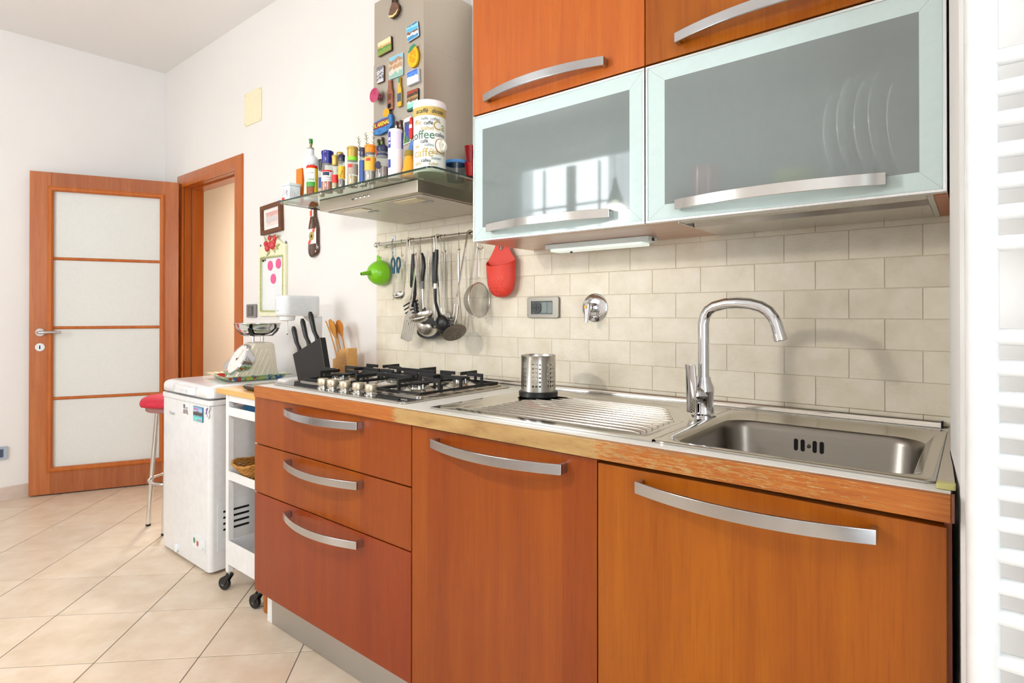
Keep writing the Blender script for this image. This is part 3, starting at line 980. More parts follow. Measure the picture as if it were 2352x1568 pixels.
def grate(x0, x1, y0, y1, cs):
    g = MB()
    zb0, zb1, ztop, zlow = ZT + 0.0115, ZT + 0.0195, ZT + 0.055, ZT + 0.043
    w_ = 0.007
    for y in (y0, y1 - w_):
        g.box(x0, x1, y, y + w_, zb0, zb1)
    for x in (x0, x1 - w_):
        g.box(x, x + w_, y0 + w_, y1 - w_, zb0, zb1)
    xm_, ym_ = (x0 + x1) / 2, (y0 + y1) / 2
    L = min(0.075, (x1 - x0) * 0.38)
    for cy in cs:
        for s_ in (-1, 1):      # side fingers
            xe = x0 if s_ < 0 else x1
            a, b = sorted((xe, xe - s_ * L))
            g.box(a, b, cy - 0.003, cy + 0.003, zlow, ztop)
            a, b = sorted((xe, xe - s_ * 0.011))
            g.box(a, b, cy - 0.003, cy + 0.003, zb1 - 0.001, zlow)
    for ye, s_ in ((y0, 1), (y1, -1)):  # front and back fingers
        a, b = sorted((ye, ye + s_ * 0.085))
        g.box(xm_ - 0.003, xm_ + 0.003, a, b, zlow, ztop)
        a, b = sorted((ye, ye + s_ * 0.011))
        g.box(xm_ - 0.003, xm_ + 0.003, a, b, zb1 - 0.001, zlow)
    if len(cs) == 2:            # bridge between the two burners
        g.box(xm_ - 0.003, xm_ + 0.003, cs[0] + 0.062, cs[1] - 0.052, zlow, ztop)
        g.box(x0, x1, ym_ - 0.003, ym_ + 0.003, zlow, ztop)
        for x in (x0, x1 - 0.011):
            g.box(x, x + 0.011, ym_ - 0.003, ym_ + 0.003, zb1 - 0.001, zlow)
    else:
        for yy in (cs[0] - 0.085, cs[0] + 0.085):
            g.box(x0, x1, yy - 0.003, yy + 0.003, zlow, ztop)
            for x in (x0, x1 - 0.011):
                g.box(x, x + 0.011, yy - 0.003, yy + 0.003, zb1 - 0.001, zlow)
    return g
for x0, x1, cs in ((-0.678, -0.458, (-0.385, -0.180)), (-0.450, -0.240, (-0.285,)), (-0.232, -0.020, (-0.385, -0.180))):
    P(t, 'grate', grate(x0, x1, -0.473, -0.097, cs), m_iron, 0.0009)
for k, x in enumerate((-0.452, -0.396, -0.324, -0.252, -0.185)):
    y = -0.534
    kb = P(t, 'knob', MB().lathe([(0, 0.016), (0.0175, 0.016), (0.0188, 0.019), (0.0188, 0.037), (0.017, 0.040), (0, 0.0405)], (x, y, ZT), 28), m_knob)
    P(kb, 'knob_collar', MB().lathe([(0, 0.0064), (0.0205, 0.0064), (0.0205, 0.009), (0.0155, 0.0105), (0.0155, 0.0159), (0, 0.0159)], (x, y, ZT), 28), m_steel)

# perforated cutlery drainer on the drainboard
t = T('cutlery_drainer', 'perforated steel cutlery drainer with black base on the drainboard', 'utensil holder', (0.252, -0.222, ZS))
cx, cy = 0.252, -0.222
P(t, 'base', MB().lathe([(0, 0.0), (0.058, 0.0), (0.0615, 0.003), (0.0615, 0.016), (0.0585, 0.018), (0.0, 0.016)], (cx, cy, ZS + 0.0015), 36), m_blackpl)
ho = MB()
for g in range(7):
    for a in range(3):
        for k in range(6):
            an = R(g * 51.4 - 60 + (a - 1) * 11.5)
            nrm = Vector((math.cos(an), math.sin(an), 0))
            c = Vector((cx, cy, ZS + 0.0015 + 0.036 + 0.0132 * k)) + nrm * 0.0500
            ho.lathe([(0.0036, 0), (0.0036, 0.008)], c, 10, nrm)
P(t, 'cup', MB().lathe([(0.0545, 0.016), (0.0545, 0.126), (0.0555, 0.128), (0.0545, 0.1295), (0.0535, 0.128), (0.0535, 0.018), (0.0, 0.018), (0.0, 0.016)], (cx, cy, ZS + 0.0015), 40), m_steelv, cut=ho)

# ------------------------------------------------------------------ wall cabinets
YU = -0.3352
ux0, ux1, ux2 = 0.0745, 0.6715, 1.2855
zu, zum, ztop = 1.3935, 1.7923, 2.23
for k, (a, b, lab) in enumerate(((ux0, ux1, 'cherry flap wall cabinet nearest the cooker hood'), (ux1, ux2, 'cherry flap wall cabinet nearest the towel radiator'))):
    t = T('wall_cabinet', lab, 'cabinet', ((a + b) / 2, -0.16, zum))
    P(t, 'carcass', MB().box(a + 0.001, b - 0.001, -0.312, -0.001, zum + 0.001, ztop), m_cherry_up, smooth=0)
    d = P(t, 'flap_door', MB().box(a + 0.0015, b - 0.0015, YU, -0.3125, zum + 0.0035, ztop - 0.002), m_cherry_up if k == 0 else m_cherry_gold, 0.0015)
    x0 = a + 0.0655 if k == 0 else a + 0.088
    bow_handle(d, x0, x0 + 0.425, 1.831, YU, 0.036, 0.018)
def glass_cabinet(a, b, lab, px0, px1):
    t = T('glass_wall_cabinet', lab, 'cabinet', ((a + b) / 2, -0.16, zu))
    c = MB()
    c.box(a + 0.001, a + 0.018, -0.31, -0.009, zu + 0.018, zum - 0.001)
    c.box(b - 0.018, b - 0.001, -0.31, -0.009, zu + 0.018, zum - 0.001)
    c.box(a + 0.018, b - 0.018, -0.31, -0.009, zum - 0.018, zum - 0.001)
    c.box(a + 0.018, b - 0.018, -0.0145, -0.009, zu + 0.018, zum - 0.018)
    P(t, 'carcass', c, mat('grey_cabinet_inside', '#b4b8b6', 0.6), smooth=0)
    d = MB()
    d.ringprism([(a + .0015, zu), (b - .0015, zu), (b - .0015, zum - .001), (a + .0015, zum - .001)], [(a + .007, zu + .0055), (b - .007, zu + .0055), (b - .007, zum - .0065), (a + .007, zum - .0065)], YU, -0.312)
    fr = P(t, 'door_frame', d, m_aluv, 0.0008, smooth=0)
    o_ = [(a + .007, zu + .0055), (b - .007, zu + .0055), (b - .007, zum - .0065), (a + .007, zum - .0065)]
    i_ = [(px0, 1.436), (px1, 1.436), (px1, 1.746), (px0, 1.746)]
    P(fr, 'frosted_border', MB().ringprism(o_, i_, -0.333, -0.327), m_mint, smooth=0)
    P(fr, 'pane', MB().box(px0, px1, -0.333, -0.327, 1.436, 1.746), m_pane, smooth=0)
    sm = MB()
    for (x0_, z0_), (x1_, z1_) in zip(o_, i_):
        sm.tube([(x0_, -0.3331, z0_), (x1_, -0.3331, z1_)], 0.0004, 4)
    P(fr, 'mitre_line', sm, mat('mitre_grey', '#b9c6c6', 0.5))
    bow_handle(fr, px0 + 0.036, px0 + 0.036 + 0.43, 1.4275, YU, 0.036, 0.018, 0.024, m=m_chromes)
    return t
t = glass_cabinet(ux0, ux1, 'frosted glass wall cabinet nearest the cooker hood', 0.1153, 0.6270)
P(t, 'bottom_panel', MB().box(ux0 + 0.001, ux1 + 0.075, -0.311, -0.009, zu - 0.001, zu + 0.017), m_under, smooth=0)
P(t, 'glass_shelf', MB().box(ux0 + 0.02, ux1 - 0.02, -0.29, -0.02, 1.588, 1.594), m_glass, smooth=0)
t = glass_cabinet(ux1, ux2, 'frosted glass wall cabinet with dish rack nearest the towel radiator', 0.7235, 1.2415)
# open bottom with draining rack
P(t, 'side_bracket', MB().box(ux1 + 0.0765, ux1 + 0.080, -0.31, -0.012, zu - 0.003, zu + 0.04), m_aluv, smooth=0)
P(t, 'side_bracket', MB().box(1.252, 1.262, -0.31, -0.012, zu - 0.003, zu + 0.03), mat('beige_bracket', '#cfc9ba', 0.5), smooth=0)
P(t, 'bottom_rail', MB().box(1.2625, 1.2845, -0.311, -0.009, zu - 0.001, zu + 0.017), m_cherry_up, smooth=0)
P(t, 'front_rail', MB().box(ux1 + 0.081, 1.2515, -0.311, -0.275, zu - 0.002, zu + 0.016), mat('beige_rail', '#d2cdbf', 0.45), 0.001)
P(t, 'drip_tray', MB().loft([[(x, -0.225, zu + 0.012), (x, -0.21, zu - 0.004), (x, -0.03, zu - 0.004), (x, -0.02, zu + 0.012), (x, -0.03, zu - 0.001), (x, -0.208, zu - 0.001)] for x in (ux1 + 0.081, 1.2515)]), m_steel, 0.0005, smooth=30)
P(t, 'rack_bar', MB().cyl((ux1 + 0.081, -0.245, zu + 0.02), (1.2515, -0.245, zu + 0.02), 0.004, n=8), m_chromes)
P(t, 'rack_bar', MB().cyl((ux1 + 0.081, -0.09, zu + 0.045), (1.2515, -0.09, zu + 0.045), 0.004, n=8), m_chromes)
P(t, 'light_block_deck', MB().box(ux1 + 0.081, 1.2515, -0.309, -0.0155, zu + 0.0462, zu + 0.050), m_carc, smooth=0)  # dark panel added to hide the lit inside from below; carries the plates
# crockery behind the frosted pane
zs = zu + 0.0505
for i, x in enumerate((1.098, 1.128, 1.158, 1.186, 1.214)):
    hgt = (0.115, 0.125, 0.122, 0.128, 0.118)[i]
    lab = ('first', 'second', 'third', 'fourth', 'last')[i]
    mbp = MB().lathe([(0, 0.0), (hgt * 0.6, 0.0), (hgt, 0.008), (hgt, 0.0105), (hgt * 0.6, 0.003), (0, 0.003)], (x, -0.19, zs + hgt), 28, (.95, -.31, 0))
    TM('dinner_plate', 'white dinner plate standing in the dish rack, %s from the white pier' % ('fifth', 'fourth', 'third', 'second', 'nearest')[i], 'plate', mbp, mat('white_china', '#f2f4f2', 0.15), 'plates in the dish rack')
TM('red_mug', 'blurred red mug behind the frosted pane of the dish rack cabinet', 'mug', MB().lathe([(0, 0), (0.036, 0), (0.04, 0.01), (0.042, 0.09), (0.039, 0.09), (0.037, 0.012), (0, 0.01)], (0.79, -0.235, zs), 24), m_redgl)
TM('green_bowl', 'blurred yellow green bowl behind the frosted pane of the dish rack cabinet', 'bowl', MB().lathe([(0, 0), (0.025, 0), (0.045, 0.02), (0.055, 0.05), (0.052, 0.05), (0.04, 0.02), (0, 0.008)], (1.0, -0.225, zs), 24), mat('yellow_green_glaze', '#c2cc55', 0.3))

# lamp under the wall cabinet
t = T('under_cabinet_lamp', 'slim white strip lamp under the wall cabinet', 'lamp', (0.40, -0.10, 1.366))
P(t, 'housing', MB().box(0.215, 0.585, -0.135, -0.075, 1.3765, 1.3922), mat('lamp_housing', '#d3dcda', 0.3), 0.002)
P(t, 'diffuser', MB().box(0.235, 0.562, -0.1325, -0.0775, 1.3672, 1.3763), mat('lamp_diffuser', '#d8e0d8', 0.3, emit=0.5), 0.002)
P(t, 'switch', MB().box(0.5852, 0.587, -0.112, -0.098, 1.379, 1.388), m_blackpl, smooth=0)
P(t, 'pull_knob', MB().cyl((0.30, -0.105, 1.3618), (0.30, -0.105, 1.3670), 0.004, n=10), m_blackpl)

# ------------------------------------------------------------------ cooker hood
t = T('cooker_hood', 'steel chimney cooker hood with glass shelf above the hob', 'hood', (-0.39, -0.2, 1.556))
P(t, 'chimney', MB().box(-0.5285, -0.2375, -0.2600, -0.001, 1.6085, 2.148), m_chim, 0.001)
P(t, 'chimney_upper', MB().box(-0.527, -0.239, -0.2585, -0.001, 2.1485, 2.395), m_chim, 0.001)
bx0, bx1, by0, by1, bz0, bz1 = -0.642, -0.082, -0.428, -0.003, 1.5585, 1.6015
P(t, 'body', MB().box(bx0, bx1, by0, by1, bz0, bz1), m_hood, 0.0012)
P(t, 'control_strip', MB().box(bx0, bx1, by0 - 0.0006, by0, bz1 - 0.0025, bz1), m_dark, smooth=0)
P(t, 'glass_shelf', MB().prism(rrect(-0.838, 0.060, -0.502, -0.003, 0.022, 6), bz1 + 0.0003, bz1 + 0.0063, 'xy'), m_hglass, smooth=30)
ge = MB().ringprism(rrect(-0.8385, 0.0605, -0.5025, -0.0028, 0.022, 6), rrect(-0.8368, 0.0588, -0.5008, -0.0045, 0.021, 6), bz1 + 0.0004, bz1 + 0.0062, 'xy')
P(t, 'shelf_edge', ge, m_edge)
P(t, 'grease_filter', MB().box(bx0 + 0.012, (bx0 + bx1) / 2 - 0.001, by0 + 0.03, by1 - 0.03, bz0 - 0.0035, bz0 - 0.0002), mat('filter_metal', '#cfcac0', 0.42, 0.5, var=0.03), 0.001)
P(t, 'grease_filter', MB().box((bx0 + bx1) / 2 + 0.001, bx1 - 0.012, by0 + 0.03, by1 - 0.03, bz0 - 0.0035, bz0 - 0.0002), mat('filter_metal', '#cfcac0', 0.42, 0.5), 0.001)
for x in (-0.50, -0.20):
    P(t, 'lamp_cover', MB().prism(rrect(x - 0.06, x + 0.06, by0 + 0.045, by0 + 0.095, 0.004, 3), bz0 - 0.0065, bz0 - 0.0037, 'xy'), mat('warm_lamp_glass', '#d8cda6', 0.2), 0.0008)
    P(t, 'filter_latch', MB().prism(rrect(x + 0.01, x + 0.06, by0 + 0.11, by0 + 0.128, 0.004, 3), bz0 - 0.0058, bz0 - 0.0037, 'xy'), mat('latch_grey', '#aeb4b6', 0.4), 0.0008)
for k in range(5):
    x = -0.432 + k * 0.024
    P(t, 'button', MB().lathe([(0, 0), (0.0058 if k else 0.003, 0), (0.0055 if k else 0.003, 0.004), (0.003 if k else 0.002, 0.005), (0, 0.005)], (x, by0, 1.579), 14, (0, -1, 0)), m_chromes if k else m_greypl)

# ------------------------------------------------------------------ things on the hood's glass shelf
ZH = bz1 + 0.0066
CAMXY = Vector((1.323, -1.682))
def lat(parent, name, prof, x, y, m, n=24, **kw):
    return P(parent, name, MB().lathe([(r, z) for r, z in prof], (x, y, ZH), n), m, **kw)
def facing(x, y, z, r):
    """map lettering onto a cylinder, centred on the side that faces the room's middle"""
    a0 = math.atan2(CAMXY.y - y, CAMXY.x - x)
    return lambda u, v, d=0.0: (x + r * math.cos(a0 + d + u / r), y + r * math.sin(a0 + d + u / r), z + v)
def band(x, y, r, z0, z1, c, span, n=10, z_off=ZH):
    """a label patch lying on a cylinder: centre angle offset c, angular span (radians)"""
    a0 = math.atan2(CAMXY.y - y, CAMXY.x - x) + c
    vs = [(x + r * math.cos(a0 + span * (k / n - .5)), y + r * math.sin(a0 + span * (k / n - .5)), z_off + z) for z in (z0, z1) for k in range(n + 1)]
    return MB().add(vs, [(k, k + 1, n + 2 + k, n + 1 + k) for k in range(n)])
m_navy = mat('navy_plastic', '#1d2347', 0.3)
m_blue = mat('royal_blue_plastic', '#21237e', 0.25)
m_gold = mat('gold_plastic', '#b79a4c', 0.3, 0.3)
m_orange = mat('orange_plastic', '#f4850f', 0.3)
m_paper = mat('white_label', '#f1efec', 0.5)
m_redlab = mat('red_label', '#d8302c', 0.5)
m_bluelab = mat('blue_label', '#2b4f93', 0.45)
m_ink = mat('dark_ink', '#26303c', 0.6)
m_goldink = mat('gold_ink', '#b79f55', 0.5)
m_greyink = mat('grey_ink', '#7c8c8c', 0.5)
m_greenink = mat('green_ink', '#3e6a52', 0.5)
def spice(name, label, x, y, h, r, capc, caph, fillc, fillh, labc=None, labz=(0.3, 0.75), neck=0.8, capr=1.0, extra=None):
    t = T(name, label, 'spice jar', (x, y, ZH), 'spice jars on the hood shelf')
    hb = h - caph
    lat(t, 'glass_body', [(0, 0), (r * .94, 0), (r, 0.004), (r, hb * 0.78), (r * neck, hb * 0.93), (r * neck, hb), (0, hb)], x, y, m_jar)
    lat(t, 'contents', [(0, 0.002), (r * .90, 0.002), (r * .94, 0.005), (r * .94, min(fillh, hb * 0.77)), (0, min(fillh, hb * 0.77))], x, y, fillc)
    cr_ = r * capr
    lat(t, 'cap', [(0, hb + .0003), (cr_ * .94, hb + .0003), (cr_ * .97, hb + caph * .72), (cr_ * 1.04, hb + caph * .76), (cr_ * 1.04, h - .002), (cr_ * .95, h), (0, h)], x, y, capc)
    if labc:
        P(t, 'label', band(x, y, r + .0004, hb * labz[0], hb * labz[1], 0, 4.2, 24), labc)
    if extra:
        extra(t, x, y, r, hb)
    return t
m_paprika = mat('paprika_powder', '#b4521c', 0.9, var=0.2, vs=300)
m_tan = mat('tan_powder', '#b99a4e', 0.9, var=0.15, vs=300)
m_pale = mat('pale_powder', '#c7ab7c', 0.9, var=0.2, vs=200)
m_pepper = mat('peppercorns', '#4a342a', 0.8, var=0.6, vs=240)
m_chili = mat('dried_berries', '#5d2c1e', 0.6, var=0.6, vs=160)
m_seeds = mat('grey_seeds', '#9b8a78', 0.9, var=0.3, vs=260)

# tin with a printed map
t = T('tea_tin', 'small white tin box printed with a map on the hood shelf', 'tin', (-0.803, -0.452, ZH))
x, y = -0.803, -0.452
P(t, 'box', MB().prism(rrect(x - .026, x + .026, y - .026, y + .026, .005), ZH, ZH + .062, 'xy'), mat('map_tin', '#dbe3e6', 0.35, var=0.06, vs=120))
P(t, 'lid', MB().prism(rrect(x - .0275, x + .0275, y - .0275, y + .0275, .006), ZH + .0625, ZH + .074, 'xy'), mat('tin_lid', '#cfd8da', 0.3), 0.002)
ml = MB()
for k in range(5):
    ml.tube([(x - .024 + .009 * k, y - .0262, ZH + .02 + .006 * k), (x - .012 + .007 * k, y - .0262, ZH + .05 - .008 * k), (x + .024 - .004 * k, y - .0262, ZH + .036 + .004 * (k % 3))], 0.0006, 4)
    ml.tube([(x + .0262, y - .022 + .009 * k, ZH + .018), (x + .0262, y - .015 + .006 * k, ZH + .052 - .006 * k)], 0.0006, 4)
P(t, 'map_lines', ml, mat('map_line', '#8a6f7c', 0.5))
P(t, 'red_panel', MB().box(x - .0255, x - .006, y - .0265, y - .0262, ZH + .004, ZH + .018), m_redlab, smooth=0)
# narrow orange carton
TM('orange_carton', 'tall narrow orange carton behind the oil bottle', 'box', MB().box(-0.832, -0.79, -0.415, -0.34, ZH, ZH + 0.145), mat('orange_card', '#f0780e', 0.5), bev=0.001)
# oil bottle
x, y = -0.708, -0.425
t = T('oil_bottle', 'white translucent oil bottle with green pourer on the hood shelf', 'bottle', (x, y, ZH))
rg = []
for z, a, b in ((0, .026, .024), (.004, .029, .026), (.04, .027, .025), (.08, .024, .024), (.12, .030, .027), (.15, .036, .030), (.165, .032, .027), (.176, .018, .018), (.182, .0125, .0125), (.2, .0125, .0125), (.203, .011, .011)):
    rg.append([(x + a * math.cos(2 * PI * k / 24), y + b * math.sin(2 * PI * k / 24), ZH + z) for k in range(24)])
P(t, 'bottle_body', MB().loft(rg), mat('milky_plastic', '#dfe6ea', 0.25, coat=0.3), smooth=60)
P(t, 'neck_ring', MB().lathe([(0, .2035), (.0135, .2035), (.0135, .207), (.006, .211), (.0, .211)], (x, y, ZH), 18), m_chromes)
P(t, 'spout', MB().cyl((x, y, ZH + .2112), (x, y, ZH + .226), .0045, n=10), mat('brass', '#a08a58', 0.3, 0.9))
P(t, 'cap', MB().lathe([(0, .226), (.0068, .226), (.0068, .240), (.008, .2405), (.008, .242), (0, .242)], (x, y, ZH), 14), mat('green_cap', '#2f8a3c', 0.35))
P(t, 'cap_strap', MB().tube([(x + .008 + .012 * math.sin(R(a)), y - .004, ZH + .226 + .0145 * math.cos(R(a))) for a in range(0, 181, 15)], .0008, 6), mat('green_cap', '#2f8a3c', 0.35))
P(t, 'brand_print', letters('Carli', 0.014, facing(x, y, ZH + .135, .0335), italic=0.2), m_greenink)
P(t, 'foot_print', band(x, y, .0295, .010, .022, -.5, .9), m_greenink)
# yellow shaker can
x, y = -0.630, -0.468
t = T('seasoning_can', 'yellow and green seasoning can with red lid on the hood shelf', 'can', (x, y, ZH))
lat(t, 'can_body', [(0, 0), (.0205, 0), (.021, .002), (.021, .104), (0, .104)], x, y, mat('yellow_print', '#f0d21d', 0.4))
lat(t, 'lid', [(0, .1043), (.0215, .1043), (.0215, .111), (.019, .115), (0, .115)], x, y, mat('red_lid', '#e02418', 0.35))
P(t, 'white_panel', band(x, y, .0213, .05, .102, -.35, 1.7), m_paper)
P(t, 'green_panel', band(x, y, .0214, .03, .052, -.35, 1.7), mat('green_print', '#3d9a3c', 0.5))
P(t, 'picture_panel', band(x, y, .0215, .004, .034, -.35, 1.5), mat('stew_print', '#8a4526', 0.5, var=0.5, vs=200))
P(t, 'print', letters('CARNI', 0.010, lambda u, v: facing(x, y, ZH + .06, .0217)(u, v, -.35), bold=0.0003), mat('green_print', '#3d9a3c', 0.5))
P(t, 'print', letters('Ariosto', 0.0085, lambda u, v: facing(x, y, ZH + .086, .0217)(u, v, -.35)), m_ink)

spice('spice_jar', 'slim jar with tall black cap and blue label next to the seasoning can', -0.600, -0.446, .139, .0112, m_blackpl, .042, m_pale, .07, m_bluelab, (.3, .72), .85)
def ex(t, x, y, r, hb):
    P(t, 'label_top', band(x, y, r + .0008, hb * .69, hb * .75, 0, 4.2, 24), m_redlab)
    P(t, 'label_name', band(x, y, r + .0008, hb * .56, hb * .68, -.3, 1.2), m_navy)
    P(t, 'print', letters('PAPRIKA', 0.0068, facing(x, y, ZH + hb * .49, r + .0008)), m_ink)
    P(t, 'print', letters('DOLCE', 0.0068, facing(x, y, ZH + hb * .41, r + .0008)), m_ink)
spice('spice_jar', 'large jar of paprika with royal blue cap', -0.526, -0.470, .152, .0205, m_blue, .046, m_paprika, .05, m_paper, (.36, .75), .86, 1.03, ex)
spice('spice_jar', 'slim gold capped jar with red and white label', -0.478, -0.470, .128, .0112, m_gold, .036, m_tan, .045, m_redlab, (.3, .62), .8, 1.05)
spice('spice_jar', 'slim gold capped jar standing behind the yellow label jar', -0.497, -0.436, .150, .0115, m_gold, .04, m_pale, .07, m_paper, (.3, .7), .8, 1.05)
def ex2(t, x, y, r, hb):
    F_ = facing(x, y, ZH + hb * .52, r + .0008)
    P(t, 'script', MB().tube([F_(u, v) for u, v in ((-.006, -.012), (-.002, -.006), (-.006, -.002), (.001, .001), (-.003, .006), (.004, .008), (.0, .013))], .0011, 5), m_ink)
spice('spice_jar', 'slim jar of peppercorns with yellow label and navy cap', -0.433, -0.473, .122, .0118, m_navy, .024, m_pepper, .032, mat('yellow_label', '#eeb02a', 0.5), (.36, .82), .9, 1.0, ex2)
def ex3(t, x, y, r, hb):
    lat(t, 'green_collar', [(r * .86, hb * .88), (r * 1.0, hb * .88), (r * 1.0, hb * 1.0), (r * .86, hb * 1.0)], x, y, mat('lime_band', '#86d62a', 0.4))
    P(t, 'red_logo', band(x, y, r + .0008, hb * .63, hb * .74, -.5, .9), m_redlab)
spice('spice_jar', 'wide jar with big gold cap and lime green collar', -0.378, -0.466, .141, .0182, m_gold, .036, m_tan, .038, mat('grey_label', '#a49a8c', 0.5), (.40, .76), .92, 1.06, ex3)
spice('spice_jar', 'slim blue label jar with navy cap beside the orange capped jar', -0.336, -0.452, .133, .0132, m_navy, .030, m_seeds, .02, m_bluelab, (.1, .86), .85)
def ex4(t, x, y, r, hb):
    P(t, 'red_logo', band(x, y, r + .0008, hb * .70, hb * .8, -.4, .8), m_redlab)
spice('spice_jar', 'jar of seeds with wide orange cap and orange label', -0.278, -0.466, .128, .0192, m_orange, .026, m_seeds, .04, mat('orange_label', '#f2b23c', 0.5), (.40, .84), .95, 1.02, ex4)
def ex5(t, x, y, r, hb):
    lat(t, 'neck_band', [(r * .82, hb * .84), (r * .9, hb * .84), (r * .9, hb * .93), (r * .82, hb * .93)], x, y, m_navy)
    a0 = math.atan2(CAMXY.y - y, CAMXY.x - x) - 0.7
    c = Vector((x + (r + .003) * math.cos(a0), y + (r + .003) * math.sin(a0), ZH + hb * .5))
    P(t, 'round_tag', MB().lathe([(0, 0), (.0125, 0), (.0125, .001), (0, .001)], c, 20, (math.cos(a0), math.sin(a0), 0.1)), m_navy)
spice('spice_jar', 'bulbous jar of dark dried berries with navy cap and round tag', -0.216, -0.464, .115, .0208, m_navy, .020, m_chili, .045, None, (0, 0), .82, .9, ex5)
# salt drum
x, y = -0.168, -0.448
t = T('salt_shaker', 'tall pale lilac salt shaker with blue print on the hood shelf', 'shaker', (x, y, ZH))
lat(t, 'body', [(0, 0), (.0225, 0), (.0245, .004), (.0245, .155), (.0225, .158), (.0225, .163), (0, .163)], x, y, mat('lilac_plastic', '#e6dce6', 0.35))
P(t, 'lilac_label', band(x, y, .0248, .097, .153, 0.25, 2.6, 20), mat('lilac_label', '#dccde6', 0.45, var=0.06, vs=400))
for c, z0, z1 in ((-.95, .10, .153), (1.15, .10, .153), (-.95, .035, .062)):
    P(t, 'blue_panel', band(x, y, .0251, z0, z1, c, .55), mat('cobalt_print', '#2a3c96', 0.45))
for z0, z1 in ((.112, .118), (.124, .134)):
    P(t, 'print', band(x, y, .0253, z0, z1, -.9, .3), m_paper)
# mustard coloured jar
x, y = -0.118, -0.432
t = T('mustard_jar', 'round mustard yellow plastic jar beside the coffee tin', 'jar', (x, y, ZH))
lat(t, 'body', [(0, 0), (.0195, 0), (.0235, .004), (.0235, .022), (.0205, .032), (.0195, .05), (.0145, .066), (.013, .072), (0, .072)], x, y, mat('mustard_plastic', '#e09a22', 0.3))
lat(t, 'cap', [(0, .0723), (.0155, .0723), (.0150, .086), (.0135, .089), (0, .089)], x, y, mat('olive_cap_plastic', '#8a7524', 0.4))
# coffee dispenser tin
x, y, r = -0.036, -0.418, .0515
t = T('coffee_dispenser', 'large white coffee dispenser drum covered in the word coffee', 'coffee tin', (x, y, ZH))
lat(t, 'drum', [(0, 0), (r * .97, 0), (r, .003), (r, .205), (0, .205)], x, y, mat('white_print_tin', '#eff2ec', 0.3), 48)
lat(t, 'lid', [(0, .2053), (r * 1.03, .2053), (r * 1.03, .222), (r * .98, .226), (0, .226)], x, y, mat('lid_white', '#f4f4f6', 0.3), 48)
P(t, 'gold_band', band(x, y, r + .0004, .176, .2035, 0, 4.4, 40), mat('gold_band', '#c6ab5c', 0.4))
F = facing(x, y, ZH, r + .0009)
words = [('acaffè  dosac', .019, 0, .189, m_ink, .25), ('kaffe', .0125, -.016, .165, m_greyink, 0), ('coffee', .013, .017, .164, m_greyink, 0), ('caffé', .0165, -.004, .151, m_ink, 0),
         ('ffie', .024, -.040, .154, m_goldink, 0), ('Ca', .040, .033, .144, m_goldink, 0), ('kahvi', .020, -.008, .135, m_goldink, 0), ('coffee', .038, -.030, .114, m_greenink, 0),
         ('cafeu', .018, .036, .117, m_ink, 0), ('café', .0165, -.018, .094, m_ink, 0), ('cafeu', .0145, -.002, .083, m_greyink, 0), ('caffé', .038, -.023, .058, m_goldink, 0),
         ('kaffee', .022, .034, .061, m_goldink, 0), ('κaφeσ', .0125, .022, .042, m_greyink, 0), ('cafeu', .0155, -.012, .034, m_ink, 0), ('kahvi', .0145, .012, .024, m_goldink, 0), ('café', .016, -.040, .026, m_goldink, 0), ('ee', .017, -.043, .08, m_goldink, 0)]
for s_, sz, u0, v0, mm, it in words:
    P(t, 'printed_word', letters(s_, sz, lambda u, v, u0=u0, v0=v0: F(u + u0, v + v0), italic=it, bold=0.0002), mm, smooth=0)
a0 = math.atan2(CAMXY.y - y, CAMXY.x - x) + .72
nx = Vector((math.cos(a0), math.sin(a0), 0))
kn = P(t, 'dosing_knob', MB().lathe([(0, 0), (.021, 0), (.021, .006), (.018, .012), (0, .013)], Vector((x, y, ZH + .083)) + nx * (r - .001), 24, nx), mat('ivory_plastic', '#f0ecda', 0.35))
P(t, 'knob_ring', MB().lathe([(.0211, .0005), (.0227, .0005), (.0227, .003), (.0211, .003)], Vector((x, y, ZH + .083)) + nx * (r - .001), 24, nx), mat('knob_ring_brown', '#9a6238', .4))
P(kn, 'knob_wing', MB().tube([Vector((x, y, ZH + .097)) + nx * (r + .013), Vector((x, y, ZH + .083)) + nx * (r + .022), Vector((x, y, ZH + .069)) + nx * (r + .013)], .004, 8), mat('ivory_plastic', '#f0ecda', 0.35))
# blue lidded tub and stacked red cups
x, y = -0.034, -0.300
t = T('plastic_tub', 'clear plastic tub with sky blue lid behind the coffee tin', 'food container', (x, y, ZH))
lat(t, 'tub', [(0, 0), (.029, 0), (.037, .056), (0, .056)], x, y, clear('tub_plastic', '#d5dde6', 1.0, 0.15))
lat(t, 'lid', [(0, .0563), (.0395, .0563), (.042, .060), (.041, .066), (.034, .068), (0, .067)], x, y, mat('sky_lid', '#5f9fe0', 0.35))
for k, (z, lab) in enumerate(((0, 'lower of two stacked red cups behind the coffee tin'), (.0555, 'upper of two stacked red cups behind the coffee tin'))):
    xx, yy = 0.022, -0.285
    TM('red_cup', lab, 'cup', MB().lathe([(0, z), (.0145, z), (.0165, z + .004), (.0225, z + .052), (.0238, z + .055), (.0218, z + .055), (.0155, z + .006), (0, z + .005)], (xx, yy, ZH), 28), m_redgl, 'red cups on the hood shelf')
